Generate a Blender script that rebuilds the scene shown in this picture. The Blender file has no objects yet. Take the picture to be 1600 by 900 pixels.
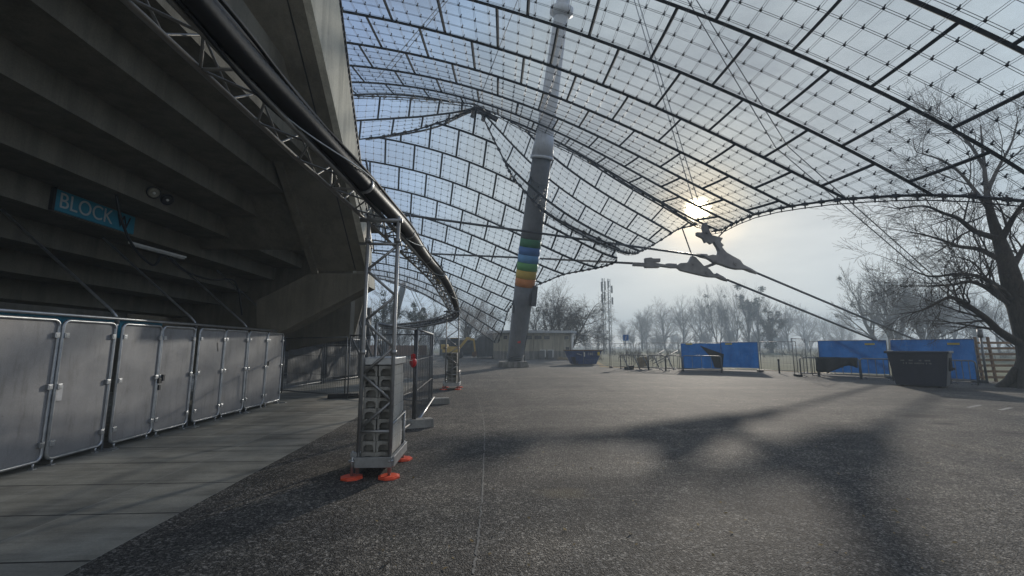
import bpy, bmesh, math, random
import numpy as np
from mathutils import Vector, Matrix
random.seed(7)
R = math.radians
sc = bpy.context.scene
COL = sc.collection

# ------------------------------------------------------------------ camera
FPX, PITCH, YAW, EYE = 670.0, R(7.7346), R(3.1322), 1.7
cam_d = bpy.data.cameras.new('camera')
cam_d.sensor_width = 36.0
cam_d.lens = 36.0 * FPX / 1600.0
cam_d.clip_start = 0.05
cam_d.clip_end = 5000
cam = bpy.data.objects.new('camera', cam_d)
COL.objects.link(cam)
cam.location = (0, 0, EYE)
cam.rotation_euler = (R(90) + PITCH, 0, -YAW)
sc.camera = cam

# ------------------------------------------------------------------ sky and sun
SUN_EL, SUN_AZ = R(16.57), R(27.26)          # azimuth clockwise from +Y
sun_dir = Vector((math.sin(SUN_AZ) * math.cos(SUN_EL), math.cos(SUN_AZ) * math.cos(SUN_EL), math.sin(SUN_EL)))
world = bpy.data.worlds.new('World')
sc.world = world
world.use_nodes = True
wn = world.node_tree
wn.nodes.clear()
def W(t, **k):
    n = wn.nodes.new(t)
    for a, b in k.items(): setattr(n, a, b)
    return n
w_out = W('ShaderNodeOutputWorld')
sky = W('ShaderNodeTexSky', sky_type='NISHITA', sun_disc=False)
sky.sun_elevation, sky.sun_rotation = SUN_EL, SUN_AZ
sky.altitude, sky.air_density, sky.dust_density, sky.ozone_density = 500, 1.0, 0.3, 1.5
bg_sky = W('ShaderNodeBackground'); bg_sky.inputs[1].default_value = 0.05
hs = W('ShaderNodeHueSaturation'); hs.inputs['Saturation'].default_value = .4
wn.links.new(sky.outputs[0], hs.inputs['Color']); wn.links.new(hs.outputs[0], bg_sky.inputs[0])
tc = W('ShaderNodeTexCoord')
dot = W('ShaderNodeVectorMath', operation='DOT_PRODUCT'); dot.inputs[1].default_value = sun_dir
wn.links.new(tc.outputs['Generated'], dot.inputs[0])
acos = W('ShaderNodeMath', operation='ARCCOSINE')
wn.links.new(dot.outputs['Value'], acos.inputs[0])
nrm = W('ShaderNodeMath', operation='DIVIDE'); nrm.inputs[1].default_value = math.pi
wn.links.new(acos.outputs[0], nrm.inputs[0])
veil = W('ShaderNodeValToRGB')               # thin high cloud: bright round the sun, blue away from it
els = veil.color_ramp.elements
VEIL = [(0.0, (1.5, 1.15, .66)), (0.018, (.86, .66, .37)), (0.035, (.42, .375, .275)), (0.06, (.305, .295, .25)), (0.09, (.29, .295, .275)), (0.12, (.34, .36, .35)), (0.155, (.38, .425, .43)),
        (0.20, (.30, .425, .60)), (0.27, (.225, .36, .65)), (0.38, (.19, .265, .43)), (0.5, (.29, .31, .345)), (1.0, (.345, .345, .35))]
els[0].position, els[0].color = VEIL[0][0], VEIL[0][1] + (1,)
els[1].position, els[1].color = VEIL[-1][0], VEIL[-1][1] + (1,)
for p_, c_ in VEIL[1:-1]:
    e_ = els.new(p_); e_.color = c_ + (1,)
wn.links.new(nrm.outputs[0], veil.inputs[0])
mp = W('ShaderNodeMapping'); mp.inputs['Scale'].default_value = (1.6, 1.6, 6.0)
wn.links.new(tc.outputs['Generated'], mp.inputs[0])
cl = W('ShaderNodeTexNoise'); cl.inputs['Scale'].default_value = 3.2; cl.inputs['Detail'].default_value = 6
wn.links.new(mp.outputs[0], cl.inputs[0])
clr = W('ShaderNodeMapRange'); clr.inputs['From Min'].default_value = .3; clr.inputs['From Max'].default_value = .7
clr.inputs['To Min'].default_value = .74; clr.inputs['To Max'].default_value = 1.26
wn.links.new(cl.outputs[0], clr.inputs[0])
sepd = W('ShaderNodeSeparateXYZ'); wn.links.new(tc.outputs['Generated'], sepd.inputs[0])
bank = W('ShaderNodeMapRange'); bank.inputs['From Min'].default_value = -.2; bank.inputs['From Max'].default_value = .8   # the cloud thickens to the right
bank.inputs['To Min'].default_value = .92; bank.inputs['To Max'].default_value = 1.42
wn.links.new(sepd.outputs[0], bank.inputs[0])
clm = W('ShaderNodeMath', operation='MULTIPLY'); wn.links.new(clr.outputs[0], clm.inputs[0]); wn.links.new(bank.outputs[0], clm.inputs[1])
veil_m = W('ShaderNodeVectorMath', operation='SCALE')
wn.links.new(veil.outputs[0], veil_m.inputs[0]); wn.links.new(clm.outputs[0], veil_m.inputs['Scale'])
bg_veil = W('ShaderNodeBackground'); bg_veil.inputs[1].default_value = 0.86
wn.links.new(veil_m.outputs[0], bg_veil.inputs[0])
core = W('ShaderNodeMapRange', interpolation_type='SMOOTHERSTEP')   # the sun's own veiled disc
core.inputs['From Min'].default_value = 0.0; core.inputs['From Max'].default_value = R(2.6) / math.pi
core.inputs['To Min'].default_value = 1.0; core.inputs['To Max'].default_value = 0.0
wn.links.new(nrm.outputs[0], core.inputs[0])
core_p = W('ShaderNodeMath', operation='POWER'); core_p.inputs[1].default_value = 3
wn.links.new(core.outputs[0], core_p.inputs[0])
core_s = W('ShaderNodeMath', operation='MULTIPLY'); core_s.inputs[1].default_value = 40
wn.links.new(core_p.outputs[0], core_s.inputs[0])
bg_core = W('ShaderNodeBackground'); bg_core.inputs[0].default_value = (1, .82, .52, 1)
wn.links.new(core_s.outputs[0], bg_core.inputs[1])
a1, a2 = W('ShaderNodeAddShader'), W('ShaderNodeAddShader')
wn.links.new(bg_sky.outputs[0], a1.inputs[0]); wn.links.new(bg_veil.outputs[0], a1.inputs[1])
wn.links.new(a1.outputs[0], a2.inputs[0]); wn.links.new(bg_core.outputs[0], a2.inputs[1])
wn.links.new(a2.outputs[0], w_out.inputs[0])

sun_l = bpy.data.lights.new('sun', 'SUN')
sun_l.energy, sun_l.angle, sun_l.color = 3.8, R(1.1), (1.0, .91, .79)
sun_o = bpy.data.objects.new('sun', sun_l)
COL.objects.link(sun_o)
sun_o.rotation_euler = (-sun_dir).to_track_quat('-Z', 'Y').to_euler()

vs = sc.view_settings
vs.view_transform, vs.look, vs.gamma, vs.use_curve_mapping = 'Standard', 'None', 1.0, False
vs.exposure = 0.13
sc.cycles.use_denoising = True
sc.cycles.max_bounces = 8
sc.cycles.diffuse_bounces = 3
sc.cycles.glossy_bounces = 3
sc.cycles.transparent_max_bounces = 24
sc.cycles.volume_bounces = 0
sc.cycles.sample_clamp_indirect = 4
sc.cycles.caustics_reflective = sc.cycles.caustics_refractive = False

# ------------------------------------------------------------------ measuring helpers
_f = np.array([math.sin(YAW) * math.cos(PITCH), math.cos(YAW) * math.cos(PITCH), math.sin(PITCH)])
_r = np.array([math.cos(YAW), -math.sin(YAW), 0.0])
_u = np.cross(_r, _f)
def ray(px, py): return ((px - 800) / FPX) * _r - ((py - 450) / FPX) * _u + _f
def at(px, py, Y):
    """the place in the world at forward distance Y seen at a point of the photograph"""
    d = ray(px, py); return Vector(d * (Y / d[1])) + Vector((0, 0, EYE))
def atx(px, py, X):
    d = ray(px, py); return Vector(d * (X / d[0])) + Vector((0, 0, EYE))
def gp(px, py, h=0.0):
    d = ray(px, py); return Vector(d * ((h - EYE) / d[2])) + Vector((0, 0, EYE))

# ------------------------------------------------------------------ materials
def newmat(name):
    m = bpy.data.materials.new(name); m.use_nodes = True
    return m, m.node_tree, m.node_tree.nodes['Principled BSDF']
def N(nt, t, **k):
    n = nt.nodes.new(t)
    for a, b in k.items(): setattr(n, a, b)
    return n
def noise(nt, scale, detail=4, rough=.6, vec=None):
    n = N(nt, 'ShaderNodeTexNoise')
    n.inputs['Scale'].default_value = scale; n.inputs['Detail'].default_value = detail; n.inputs['Roughness'].default_value = rough
    if vec is not None: nt.links.new(vec, n.inputs['Vector'])
    return n.outputs[0]
def ramp(nt, fac, stops):
    r = N(nt, 'ShaderNodeValToRGB'); e = r.color_ramp.elements
    e[0].position, e[0].color = stops[0][0], tuple(stops[0][1]) + (1,)
    e[1].position, e[1].color = stops[-1][0], tuple(stops[-1][1]) + (1,)
    for p, c in stops[1:-1]:
        x = e.new(p); x.color = tuple(c) + (1,)
    nt.links.new(fac, r.inputs[0]); return r.outputs[0]
def mixc(nt, fac, a, b, mode='MIX'):
    m = N(nt, 'ShaderNodeMix', data_type='RGBA', blend_type=mode)
    for sock, v in ((m.inputs[0], fac), (m.inputs[6], a), (m.inputs[7], b)):
        if hasattr(v, 'links'): nt.links.new(v, sock)
        elif isinstance(v, (int, float)): sock.default_value = v
        else: sock.default_value = tuple(v) + (1,)
    return m.outputs[2]
def objcoord(nt): return N(nt, 'ShaderNodeTexCoord').outputs['Object']
def poscoord(nt): return N(nt, 'ShaderNodeNewGeometry').outputs['Position']
def bump(nt, b, h, strength=.3, dist=.01):
    n = N(nt, 'ShaderNodeBump'); n.inputs['Strength'].default_value = strength; n.inputs['Distance'].default_value = dist
    nt.links.new(h, n.inputs['Height']); nt.links.new(n.outputs[0], b.inputs['Normal'])
def simple(name, col, rough=.5, metal=0., var=.25, scale=6., bumpiness=0., spec=.5):
    m, nt, b = newmat(name)
    n = noise(nt, scale, 5, .65, poscoord(nt))
    lo = [c * (1 - var) for c in col]; hi = [min(1, c * (1 + var)) for c in col]
    nt.links.new(ramp(nt, n, [(.3, lo), (.7, hi)]), b.inputs['Base Color'])
    b.inputs['Roughness'].default_value = rough; b.inputs['Metallic'].default_value = metal
    b.inputs['Specular IOR Level'].default_value = spec
    if bumpiness: bump(nt, b, noise(nt, scale * 8, 4, .6, poscoord(nt)), bumpiness, .01)
    return m

def mat_asphalt():
    m, nt, b = newmat('asphalt'); P = poscoord(nt)
    vo = N(nt, 'ShaderNodeTexVoronoi'); vo.inputs['Scale'].default_value = 52; nt.links.new(P, vo.inputs['Vector'])
    stone = N(nt, 'ShaderNodeSeparateColor'); nt.links.new(vo.outputs['Color'], stone.inputs[0])
    agg = ramp(nt, stone.outputs[0], [(0, (.013, .013, .013)), (.45, (.052, .050, .046)), (.80, (.165, .156, .144)), (1, (.50, .475, .44))])
    vf = N(nt, 'ShaderNodeTexVoronoi'); vf.inputs['Scale'].default_value = 125; nt.links.new(P, vf.inputs['Vector'])
    sf = N(nt, 'ShaderNodeSeparateColor'); nt.links.new(vf.outputs['Color'], sf.inputs[0])
    agg2 = ramp(nt, sf.outputs[0], [(0, (.014, .014, .014)), (.5, (.060, .057, .052)), (.85, (.155, .147, .135)), (1, (.42, .395, .355))])
    agg = mixc(nt, .5, agg, agg2)
    big = noise(nt, .35, 6, .62, P)
    base = mixc(nt, 1.0, agg, ramp(nt, big, [(.32, (.66, .66, .67)), (.5, (1.0, .985, .955)), (.70, (1.38, 1.33, 1.25))]), 'MULTIPLY')
    mid = noise(nt, 3.1, 5, .7, P)
    base = mixc(nt, 1.0, base, ramp(nt, mid, [(.35, (.75, .75, .75)), (.65, (1.2, 1.19, 1.17))]), 'MULTIPLY')
    mpg = N(nt, 'ShaderNodeMapping'); mpg.inputs['Scale'].default_value = (.9, .10, 1); mpg.inputs['Rotation'].default_value = (0, 0, R(18))
    nt.links.new(P, mpg.inputs[0])
    streak = noise(nt, 1.2, 5, .6, mpg.outputs[0])
    base = mixc(nt, 1.0, base, ramp(nt, streak, [(.38, (.86, .86, .87)), (.62, (1.12, 1.11, 1.09))]), 'MULTIPLY')
    mp2 = N(nt, 'ShaderNodeMapping'); mp2.inputs['Scale'].default_value = (.05, .55, 1); mp2.inputs['Rotation'].default_value = (0, 0, R(-14))
    nt.links.new(P, mp2.inputs[0])
    base = mixc(nt, 1.0, base, ramp(nt, noise(nt, 2.0, 6, .65, mp2.outputs[0]), [(.36, (.74, .74, .75)), (.5, (1, 1, 1)), (.66, (1.22, 1.20, 1.16))]), 'MULTIPLY')
    spot = ramp(nt, noise(nt, .9, 3, .5, P), [(.66, (1, 1, 1)), (.72, (.62, .60, .58))])
    base = mixc(nt, 1.0, base, spot, 'MULTIPLY')
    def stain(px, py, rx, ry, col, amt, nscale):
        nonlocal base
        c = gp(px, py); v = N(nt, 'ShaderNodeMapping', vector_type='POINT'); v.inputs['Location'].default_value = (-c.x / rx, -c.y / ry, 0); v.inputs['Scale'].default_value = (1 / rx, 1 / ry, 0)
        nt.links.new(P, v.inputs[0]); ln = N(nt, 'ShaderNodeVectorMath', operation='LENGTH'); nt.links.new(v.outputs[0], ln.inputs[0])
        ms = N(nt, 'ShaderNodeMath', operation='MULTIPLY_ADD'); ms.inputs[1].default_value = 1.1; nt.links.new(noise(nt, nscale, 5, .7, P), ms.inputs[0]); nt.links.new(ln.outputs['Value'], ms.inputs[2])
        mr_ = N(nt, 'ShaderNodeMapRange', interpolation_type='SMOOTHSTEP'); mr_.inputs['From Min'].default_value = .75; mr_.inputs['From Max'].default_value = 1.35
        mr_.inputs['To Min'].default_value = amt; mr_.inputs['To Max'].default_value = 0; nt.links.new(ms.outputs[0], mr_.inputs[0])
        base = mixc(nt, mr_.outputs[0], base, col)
    stain(880, 770, .55, .32, (.20, .165, .105), .45, 6)
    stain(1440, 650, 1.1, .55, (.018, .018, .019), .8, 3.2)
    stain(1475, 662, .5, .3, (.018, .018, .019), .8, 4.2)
    stain(1000, 700, 1.2, .7, (.20, .19, .175), .25, 2.2)
    nt.links.new(base, b.inputs['Base Color'])
    b.inputs['Roughness'].default_value = .8
    b.inputs['Specular IOR Level'].default_value = .22
    v2 = N(nt, 'ShaderNodeTexVoronoi', feature='SMOOTH_F1'); v2.inputs['Scale'].default_value = 80; v2.inputs['Smoothness'].default_value = .4
    nt.links.new(P, v2.inputs['Vector'])
    inv = N(nt, 'ShaderNodeMath', operation='SUBTRACT'); inv.inputs[0].default_value = 1.0; nt.links.new(v2.outputs['Distance'], inv.inputs[1])
    ad = N(nt, 'ShaderNodeMath', operation='MULTIPLY_ADD'); ad.inputs[1].default_value = .35
    nt.links.new(noise(nt, 110, 3, .6, P), ad.inputs[0]); nt.links.new(inv.outputs[0], ad.inputs[2])
    bump(nt, b, ad.outputs[0], .85, .010)
    return m
def mat_concrete(name, lo, hi, board=0., rough=.85, scale=1.2, stain=.5):
    m, nt, b = newmat(name); P = poscoord(nt)
    c = ramp(nt, noise(nt, scale, 7, .65, P), [(.2, lo), (.8, hi)])
    fine = ramp(nt, noise(nt, 40, 3, .7, P), [(.3, (.86, .86, .86)), (.7, (1.12, 1.12, 1.11))])
    c = mixc(nt, 1.0, c, fine, 'MULTIPLY')
    mpg = N(nt, 'ShaderNodeMapping'); mpg.inputs['Scale'].default_value = (2.2, 2.2, .22); nt.links.new(P, mpg.inputs[0])
    st = ramp(nt, noise(nt, 1.4, 5, .7, mpg.outputs[0]), [(.40, (1 - stain,) * 3), (.56, (1, 1, 1))])
    c = mixc(nt, 1.0, c, st, 'MULTIPLY')
    nt.links.new(c, b.inputs['Base Color']); b.inputs['Roughness'].default_value = rough
    b.inputs['Specular IOR Level'].default_value = .3
    bump(nt, b, noise(nt, 30, 5, .7, P), .25, .01)
    return m
def mat_slabs():
    m, nt, b = newmat('walkway_slabs'); P = poscoord(nt)
    sx = N(nt, 'ShaderNodeSeparateXYZ'); nt.links.new(P, sx.inputs[0])
    def joint(out, period, off, width):
        a = N(nt, 'ShaderNodeMath', operation='ADD'); a.inputs[1].default_value = off; nt.links.new(out, a.inputs[0])
        mo = N(nt, 'ShaderNodeMath', operation='PINGPONG'); mo.inputs[1].default_value = period / 2; nt.links.new(a.outputs[0], mo.inputs[0])
        lt = N(nt, 'ShaderNodeMapRange', interpolation_type='SMOOTHSTEP'); lt.inputs['From Min'].default_value = width * .4; lt.inputs['From Max'].default_value = width
        lt.inputs['To Min'].default_value = 1; lt.inputs['To Max'].default_value = 0
        nt.links.new(mo.outputs[0], lt.inputs[0]); return lt.outputs[0]
    jy, jx = joint(sx.outputs[1], 1.0, .14, .016), joint(sx.outputs[0], 1.1, 4.25, .012)
    c = ramp(nt, noise(nt, .9, 7, .68, P), [(.28, (.17, .16, .135)), (.5, (.27, .258, .22)), (.72, (.36, .345, .30))])
    # tone of each slab
    sn = N(nt, 'ShaderNodeVectorMath', operation='SNAP'); sn.inputs[1].default_value = (1.1, 1.0, 50)
    of = N(nt, 'ShaderNodeVectorMath', operation='ADD'); of.inputs[1].default_value = (4.25, .14, 10); nt.links.new(P, of.inputs[0]); nt.links.new(of.outputs[0], sn.inputs[0])
    wnn = N(nt, 'ShaderNodeTexWhiteNoise'); nt.links.new(sn.outputs[0], wnn.inputs[0])
    c = mixc(nt, 1.0, c, ramp(nt, wnn.outputs[0], [(0, (.84, .84, .84)), (1, (1.1, 1.1, 1.1))]), 'MULTIPLY')
    mpg = N(nt, 'ShaderNodeMapping'); mpg.inputs['Scale'].default_value = (.35, 2.2, 1); nt.links.new(P, mpg.inputs[0])
    c = mixc(nt, 1.0, c, ramp(nt, noise(nt, 1.7, 6, .7, mpg.outputs[0]), [(.36, (.66, .66, .66)), (.52, (1, 1, 1)), (.7, (1.12, 1.12, 1.1))]), 'MULTIPLY')
    c = mixc(nt, 1.0, c, ramp(nt, noise(nt, 60, 3, .7, P), [(.3, (.88,) * 3), (.7, (1.1,) * 3)]), 'MULTIPLY')
    c = mixc(nt, jy, c, (.028, .027, .025)); 
    fx = N(nt, 'ShaderNodeMath', operation='MULTIPLY'); fx.inputs[1].default_value = .55; nt.links.new(jx, fx.inputs[0])
    c = mixc(nt, fx.outputs[0], c, (.34, .33, .30))
    nt.links.new(c, b.inputs['Base Color']); b.inputs['Roughness'].default_value = .8; b.inputs['Specular IOR Level'].default_value = .3
    h = N(nt, 'ShaderNodeMath', operation='SUBTRACT'); nt.links.new(noise(nt, 45, 5, .7, P), h.inputs[0]); nt.links.new(jy, h.inputs[1])
    bump(nt, b, h.outputs[0], .4, .01)
    return m
def mat_acrylic():
    m, nt, b = newmat('acrylic_glazing'); out = nt.nodes['Material Output']; P = poscoord(nt)
    tr = N(nt, 'ShaderNodeBsdfTransparent'); tr.inputs[0].default_value = (.83, .87, .905, 1)
    df = N(nt, 'ShaderNodeBsdfDiffuse'); df.inputs[0].default_value = (.34, .33, .31, 1)
    tl = N(nt, 'ShaderNodeBsdfTranslucent'); tl.inputs[0].default_value = (.42, .41, .39, 1)
    gl = N(nt, 'ShaderNodeBsdfGlossy'); gl.inputs['Roughness'].default_value = .12; gl.inputs[0].default_value = (.6, .6, .6, 1)
    mx = N(nt, 'ShaderNodeMixShader'); mx.inputs[0].default_value = .62
    nt.links.new(df.outputs[0], mx.inputs[1]); nt.links.new(tl.outputs[0], mx.inputs[2])
    lw = N(nt, 'ShaderNodeLayerWeight'); lw.inputs[0].default_value = .5
    pw = N(nt, 'ShaderNodeMath', operation='POWER'); pw.inputs[1].default_value = 3.2; nt.links.new(lw.outputs['Facing'], pw.inputs[0])
    dirt = N(nt, 'ShaderNodeMapRange'); dirt.inputs['From Min'].default_value = .42; dirt.inputs['From Max'].default_value = .86
    dirt.inputs['To Min'].default_value = .05; dirt.inputs['To Max'].default_value = .16
    oi = N(nt, 'ShaderNodeObjectInfo'); dm_ = N(nt, 'ShaderNodeMath', operation='MULTIPLY_ADD'); dm_.inputs[1].default_value = .22
    nt.links.new(oi.outputs['Random'], dm_.inputs[0]); nt.links.new(noise(nt, .9, 7, .72, P), dm_.inputs[2])
    nt.links.new(dm_.outputs[0], dirt.inputs[0])
    fa = N(nt, 'ShaderNodeMath', operation='MULTIPLY_ADD', use_clamp=True); fa.inputs[1].default_value = .75
    nt.links.new(pw.outputs[0], fa.inputs[0]); nt.links.new(dirt.outputs[0], fa.inputs[2])
    m1 = N(nt, 'ShaderNodeMixShader'); nt.links.new(fa.outputs[0], m1.inputs[0])
    nt.links.new(tr.outputs[0], m1.inputs[1]); nt.links.new(mx.outputs[0], m1.inputs[2])
    m2 = N(nt, 'ShaderNodeMixShader'); m2.inputs[0].default_value = .03
    nt.links.new(m1.outputs[0], m2.inputs[1]); nt.links.new(gl.outputs[0], m2.inputs[2])
    nt.links.new(m2.outputs[0], out.inputs['Surface'])
    return m
def mat_bark(name, lo, hi):
    m, nt, b = newmat(name); P = poscoord(nt)
    mpg = N(nt, 'ShaderNodeMapping'); mpg.inputs['Scale'].default_value = (5, 5, 1.2); nt.links.new(P, mpg.inputs[0])
    n = noise(nt, 3.5, 6, .7, mpg.outputs[0])
    nt.links.new(ramp(nt, n, [(.32, lo), (.68, hi)]), b.inputs['Base Color'])
    b.inputs['Roughness'].default_value = .9; b.inputs['Specular IOR Level'].default_value = .2
    bump(nt, b, n, .6, .03)
    return m
def mat_sheet(name, lo, hi, rough, scratch=.12, metal=.0):
    m, nt, b = newmat(name); P = poscoord(nt)
    c = ramp(nt, noise(nt, 1.6, 6, .7, P), [(.3, lo), (.7, hi)])
    c = mixc(nt, 1.0, c, ramp(nt, noise(nt, 90, 2, .6, P), [(.3, (.9,) * 3), (.7, (1.1,) * 3)]), 'MULTIPLY')
    mps = N(nt, 'ShaderNodeMapping'); mps.inputs['Scale'].default_value = (3, 3, .5); nt.links.new(P, mps.inputs[0])
    c = mixc(nt, 1.0, c, ramp(nt, noise(nt, 2.6, 6, .75, mps.outputs[0]), [(.34, (.80, .79, .77)), (.46, (1, 1, 1)), (.7, (1.08, 1.08, 1.08))]), 'MULTIPLY')
    nt.links.new(c, b.inputs['Base Color'])
    nt.links.new(ramp(nt, noise(nt, 3, 5, .7, P), [(.3, (rough - scratch,) * 3), (.7, (rough + scratch,) * 3)]), b.inputs['Roughness'])
    b.inputs['Metallic'].default_value = metal
    bump(nt, b, noise(nt, 2.2, 3, .5, P), .12, .03)
    return m
M = {}
M['asphalt'] = mat_asphalt()
M['slabs'] = mat_slabs()
M['lawn'] = simple('winter_lawn', (.095, .10, .055), .95, 0, .5, .4, .5, .1)
M['dead_grass'] = simple('dead_grass', (.26, .19, .09), .95, 0, .4, 5, .6, .1)
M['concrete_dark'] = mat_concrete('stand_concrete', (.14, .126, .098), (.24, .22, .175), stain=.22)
M['concrete_lit'] = mat_concrete('lit_face_concrete', (.56, .53, .44), (.68, .645, .545), stain=.25)  # stand concrete made paler, sky light on the outer faces put into the colour
M['concrete_block'] = mat_concrete('block_concrete', (.27, .265, .245), (.40, .39, .36), scale=3, stain=.3)
M['concrete_base'] = mat_concrete('plinth_concrete', (.20, .19, .175), (.30, .285, .26), scale=2)
M['acrylic'] = mat_acrylic()
M['joint'] = simple('black_neoprene', (.007, .0065, .007), .8)
M['net'] = simple('dark_steel_cable', (.030, .028, .030), .55, .5)
M['net_cable'] = simple('grey_net_cable', (.12, .115, .115), .5, .3)
M['pale_cable'] = simple('cable_through_glazing', (.40, .42, .45), .5, .2)  # cable colour lightened, the paling by the glazing in front painted in
M['mast_pale'] = mat_sheet('pale_upper_mast', (.62, .64, .68), (.72, .74, .78), .5)  # upper shaft, cuff and collar paler than the shaft below
M['cast'] = simple('cast_steel_paint', (.30, .285, .28), .6, .1, .2, 2.5, .1)
M['cable'] = simple('locked_coil_cable', (.085, .085, .092), .45, .5)
M['galv'] = simple('galvanised_steel', (.42, .43, .44), .38, .85, .2, 7)
M['alu'] = simple('aluminium_tube', (.34, .34, .335), .5, .7, .15, 8)
M['truss_alu'] = simple('dull_truss_aluminium', (.30, .29, .27), .45, .6, .2, 8)
M['galv_dark'] = simple('weathered_galvanised', (.20, .205, .21), .5, .7, .25, 6)
M['sheet'] = mat_sheet('grey_hoarding_sheet', (.21, .203, .20), (.295, .283, .278), .38)
M['black_rubber'] = simple('black_rubber', (.018, .018, .019), .6)
M['hose'] = simple('black_corrugated_hose', (.010, .010, .011), .5)
M['black_paint'] = simple('black_paint', (.02, .02, .022), .5)
M['red_plastic'] = simple('orange_red_plastic', (.75, .10, .045), .5, 0, .15)
M['red'] = simple('red_paint', (.60, .025, .025), .45, 0, .1)
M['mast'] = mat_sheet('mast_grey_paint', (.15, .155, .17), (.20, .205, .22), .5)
M['mast_box'] = simple('grey_cabinet', (.085, .088, .10), .5)
for nm, c in (('band_green_dark', (.045, .22, .10)), ('band_blue', (.07, .20, .50)), ('band_light_blue', (.14, .36, .66)),
              ('band_green', (.13, .38, .12)), ('band_yellow', (.62, .42, .06)), ('band_orange', (.62, .22, .05))):
    M[nm] = simple(nm + '_paint', c, .5, 0, .12, 2)
M['blue_tarp'] = None
def mat_tarp():
    m, nt, b = newmat('blue_tarpaulin'); P = poscoord(nt)
    out = nt.nodes['Material Output']
    c = ramp(nt, noise(nt, 1.3, 6, .7, P), [(.3, (.010, .085, .29)), (.7, (.020, .13, .41))])
    nt.links.new(c, b.inputs['Base Color']); b.inputs['Roughness'].default_value = .55
    bump(nt, b, noise(nt, 2.5, 5, .65, P), .9, .12)
    tl = N(nt, 'ShaderNodeBsdfTranslucent'); nt.links.new(c, tl.inputs[0])
    mx = N(nt, 'ShaderNodeMixShader'); mx.inputs[0].default_value = .32
    nt.links.new(b.outputs[0], mx.inputs[1]); nt.links.new(tl.outputs[0], mx.inputs[2]); nt.links.new(mx.outputs[0], out.inputs['Surface'])
    return m
M['blue_tarp'] = mat_tarp()
M['black_tarp'] = simple('black_tarpaulin', (.018, .018, .02), .6, 0, .4, 4, .6)
M['grey_tarp'] = simple('grey_debris_sheet', (.055, .057, .06), .5, 0, .5, 3, .8)
M['skip_blue'] = simple('worn_blue_steel', (.025, .06, .19), .5, .1, .4, 3, .2)
M['skip_dark'] = mat_sheet('dark_navy_steel', (.016, .019, .035), (.032, .036, .06), .45)
M['rust'] = simple('rusty_steel', (.15, .085, .05), .8, .2, .5, 5, .4)
M['timber'] = simple('rough_timber', (.23, .155, .10), .8, 0, .35, 4, .4)
M['bark'] = mat_bark('bark', (.030, .025, .021), (.085, .072, .06))
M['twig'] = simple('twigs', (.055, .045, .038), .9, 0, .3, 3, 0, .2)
M['twig_hazed'] = simple('hazed_twigs', (.10, .088, .07), .9, 0, .3, 3, 0, .2)  # background twigs lightened, extra haze put into their colour
M['mistletoe'] = simple('mistletoe_leaves', (.045, .055, .022), .8, 0, .4, 3, 0, .2)
M['ivy'] = simple('ivy_leaves', (.022, .035, .016), .7, 0, .4, 3, 0, .3)
M['sign_blue'] = simple('sign_blue', (.03, .25, .36), .45, 0, .12, 5)
M['white'] = simple('white_paint', (.72, .72, .70), .5, 0, .08, 5)
M['offwhite'] = simple('dull_white_lettering', (.50, .54, .54), .5, 0, .1, 5)
M['black_ink'] = simple('black_lettering', (.008, .008, .01), .5)
M['yellow'] = simple('yellow_plastic', (.62, .46, .03), .5, 0, .15, 5)
M['yellow_machine'] = simple('yellow_machine_paint', (.50, .33, .06), .5, 0, .25, 4)
M['render_wall'] = mat_concrete('kiosk_wall', (.33, .30, .235), (.45, .41, .32), scale=1.5, stain=.35)
M['roof_metal'] = simple('roof_edge_metal', (.38, .40, .42), .45, .3)
M['dark_wall'] = mat_concrete('dark_wall', (.085, .09, .10), (.15, .155, .16), stain=.4)
M['brick'] = simple('brick_wall', (.25, .15, .10), .9, 0, .4, 9, .4)
M['window'] = simple('window_glass', (.02, .022, .025), .12, 0, .3, 2)
M['lens'] = simple('lamp_lens', (.30, .28, .22), .15, 0, .3, 9)
M['lamp_tube'] = simple('lamp_diffuser', (.42, .42, .40), .4)
M['wood_pallet'] = simple('pale_board', (.30, .24, .16), .8, 0, .3, 5, .3)
M['far_metal'] = simple('pale_mast_metal', (.16, .18, .20), .5, .3)
M['plastic_grey'] = simple('grey_plastic', (.16, .165, .17), .5)
M['paint_mark'] = simple('worn_road_paint', (.24, .235, .22), .8, 0, .4, 9, .3)
M['seam'] = simple('pale_scratched_seam', (.17, .163, .148), .85, 0, .5, 14, .3)
M['tape'] = simple('clear_tape', (.45, .44, .44), .4)

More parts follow.
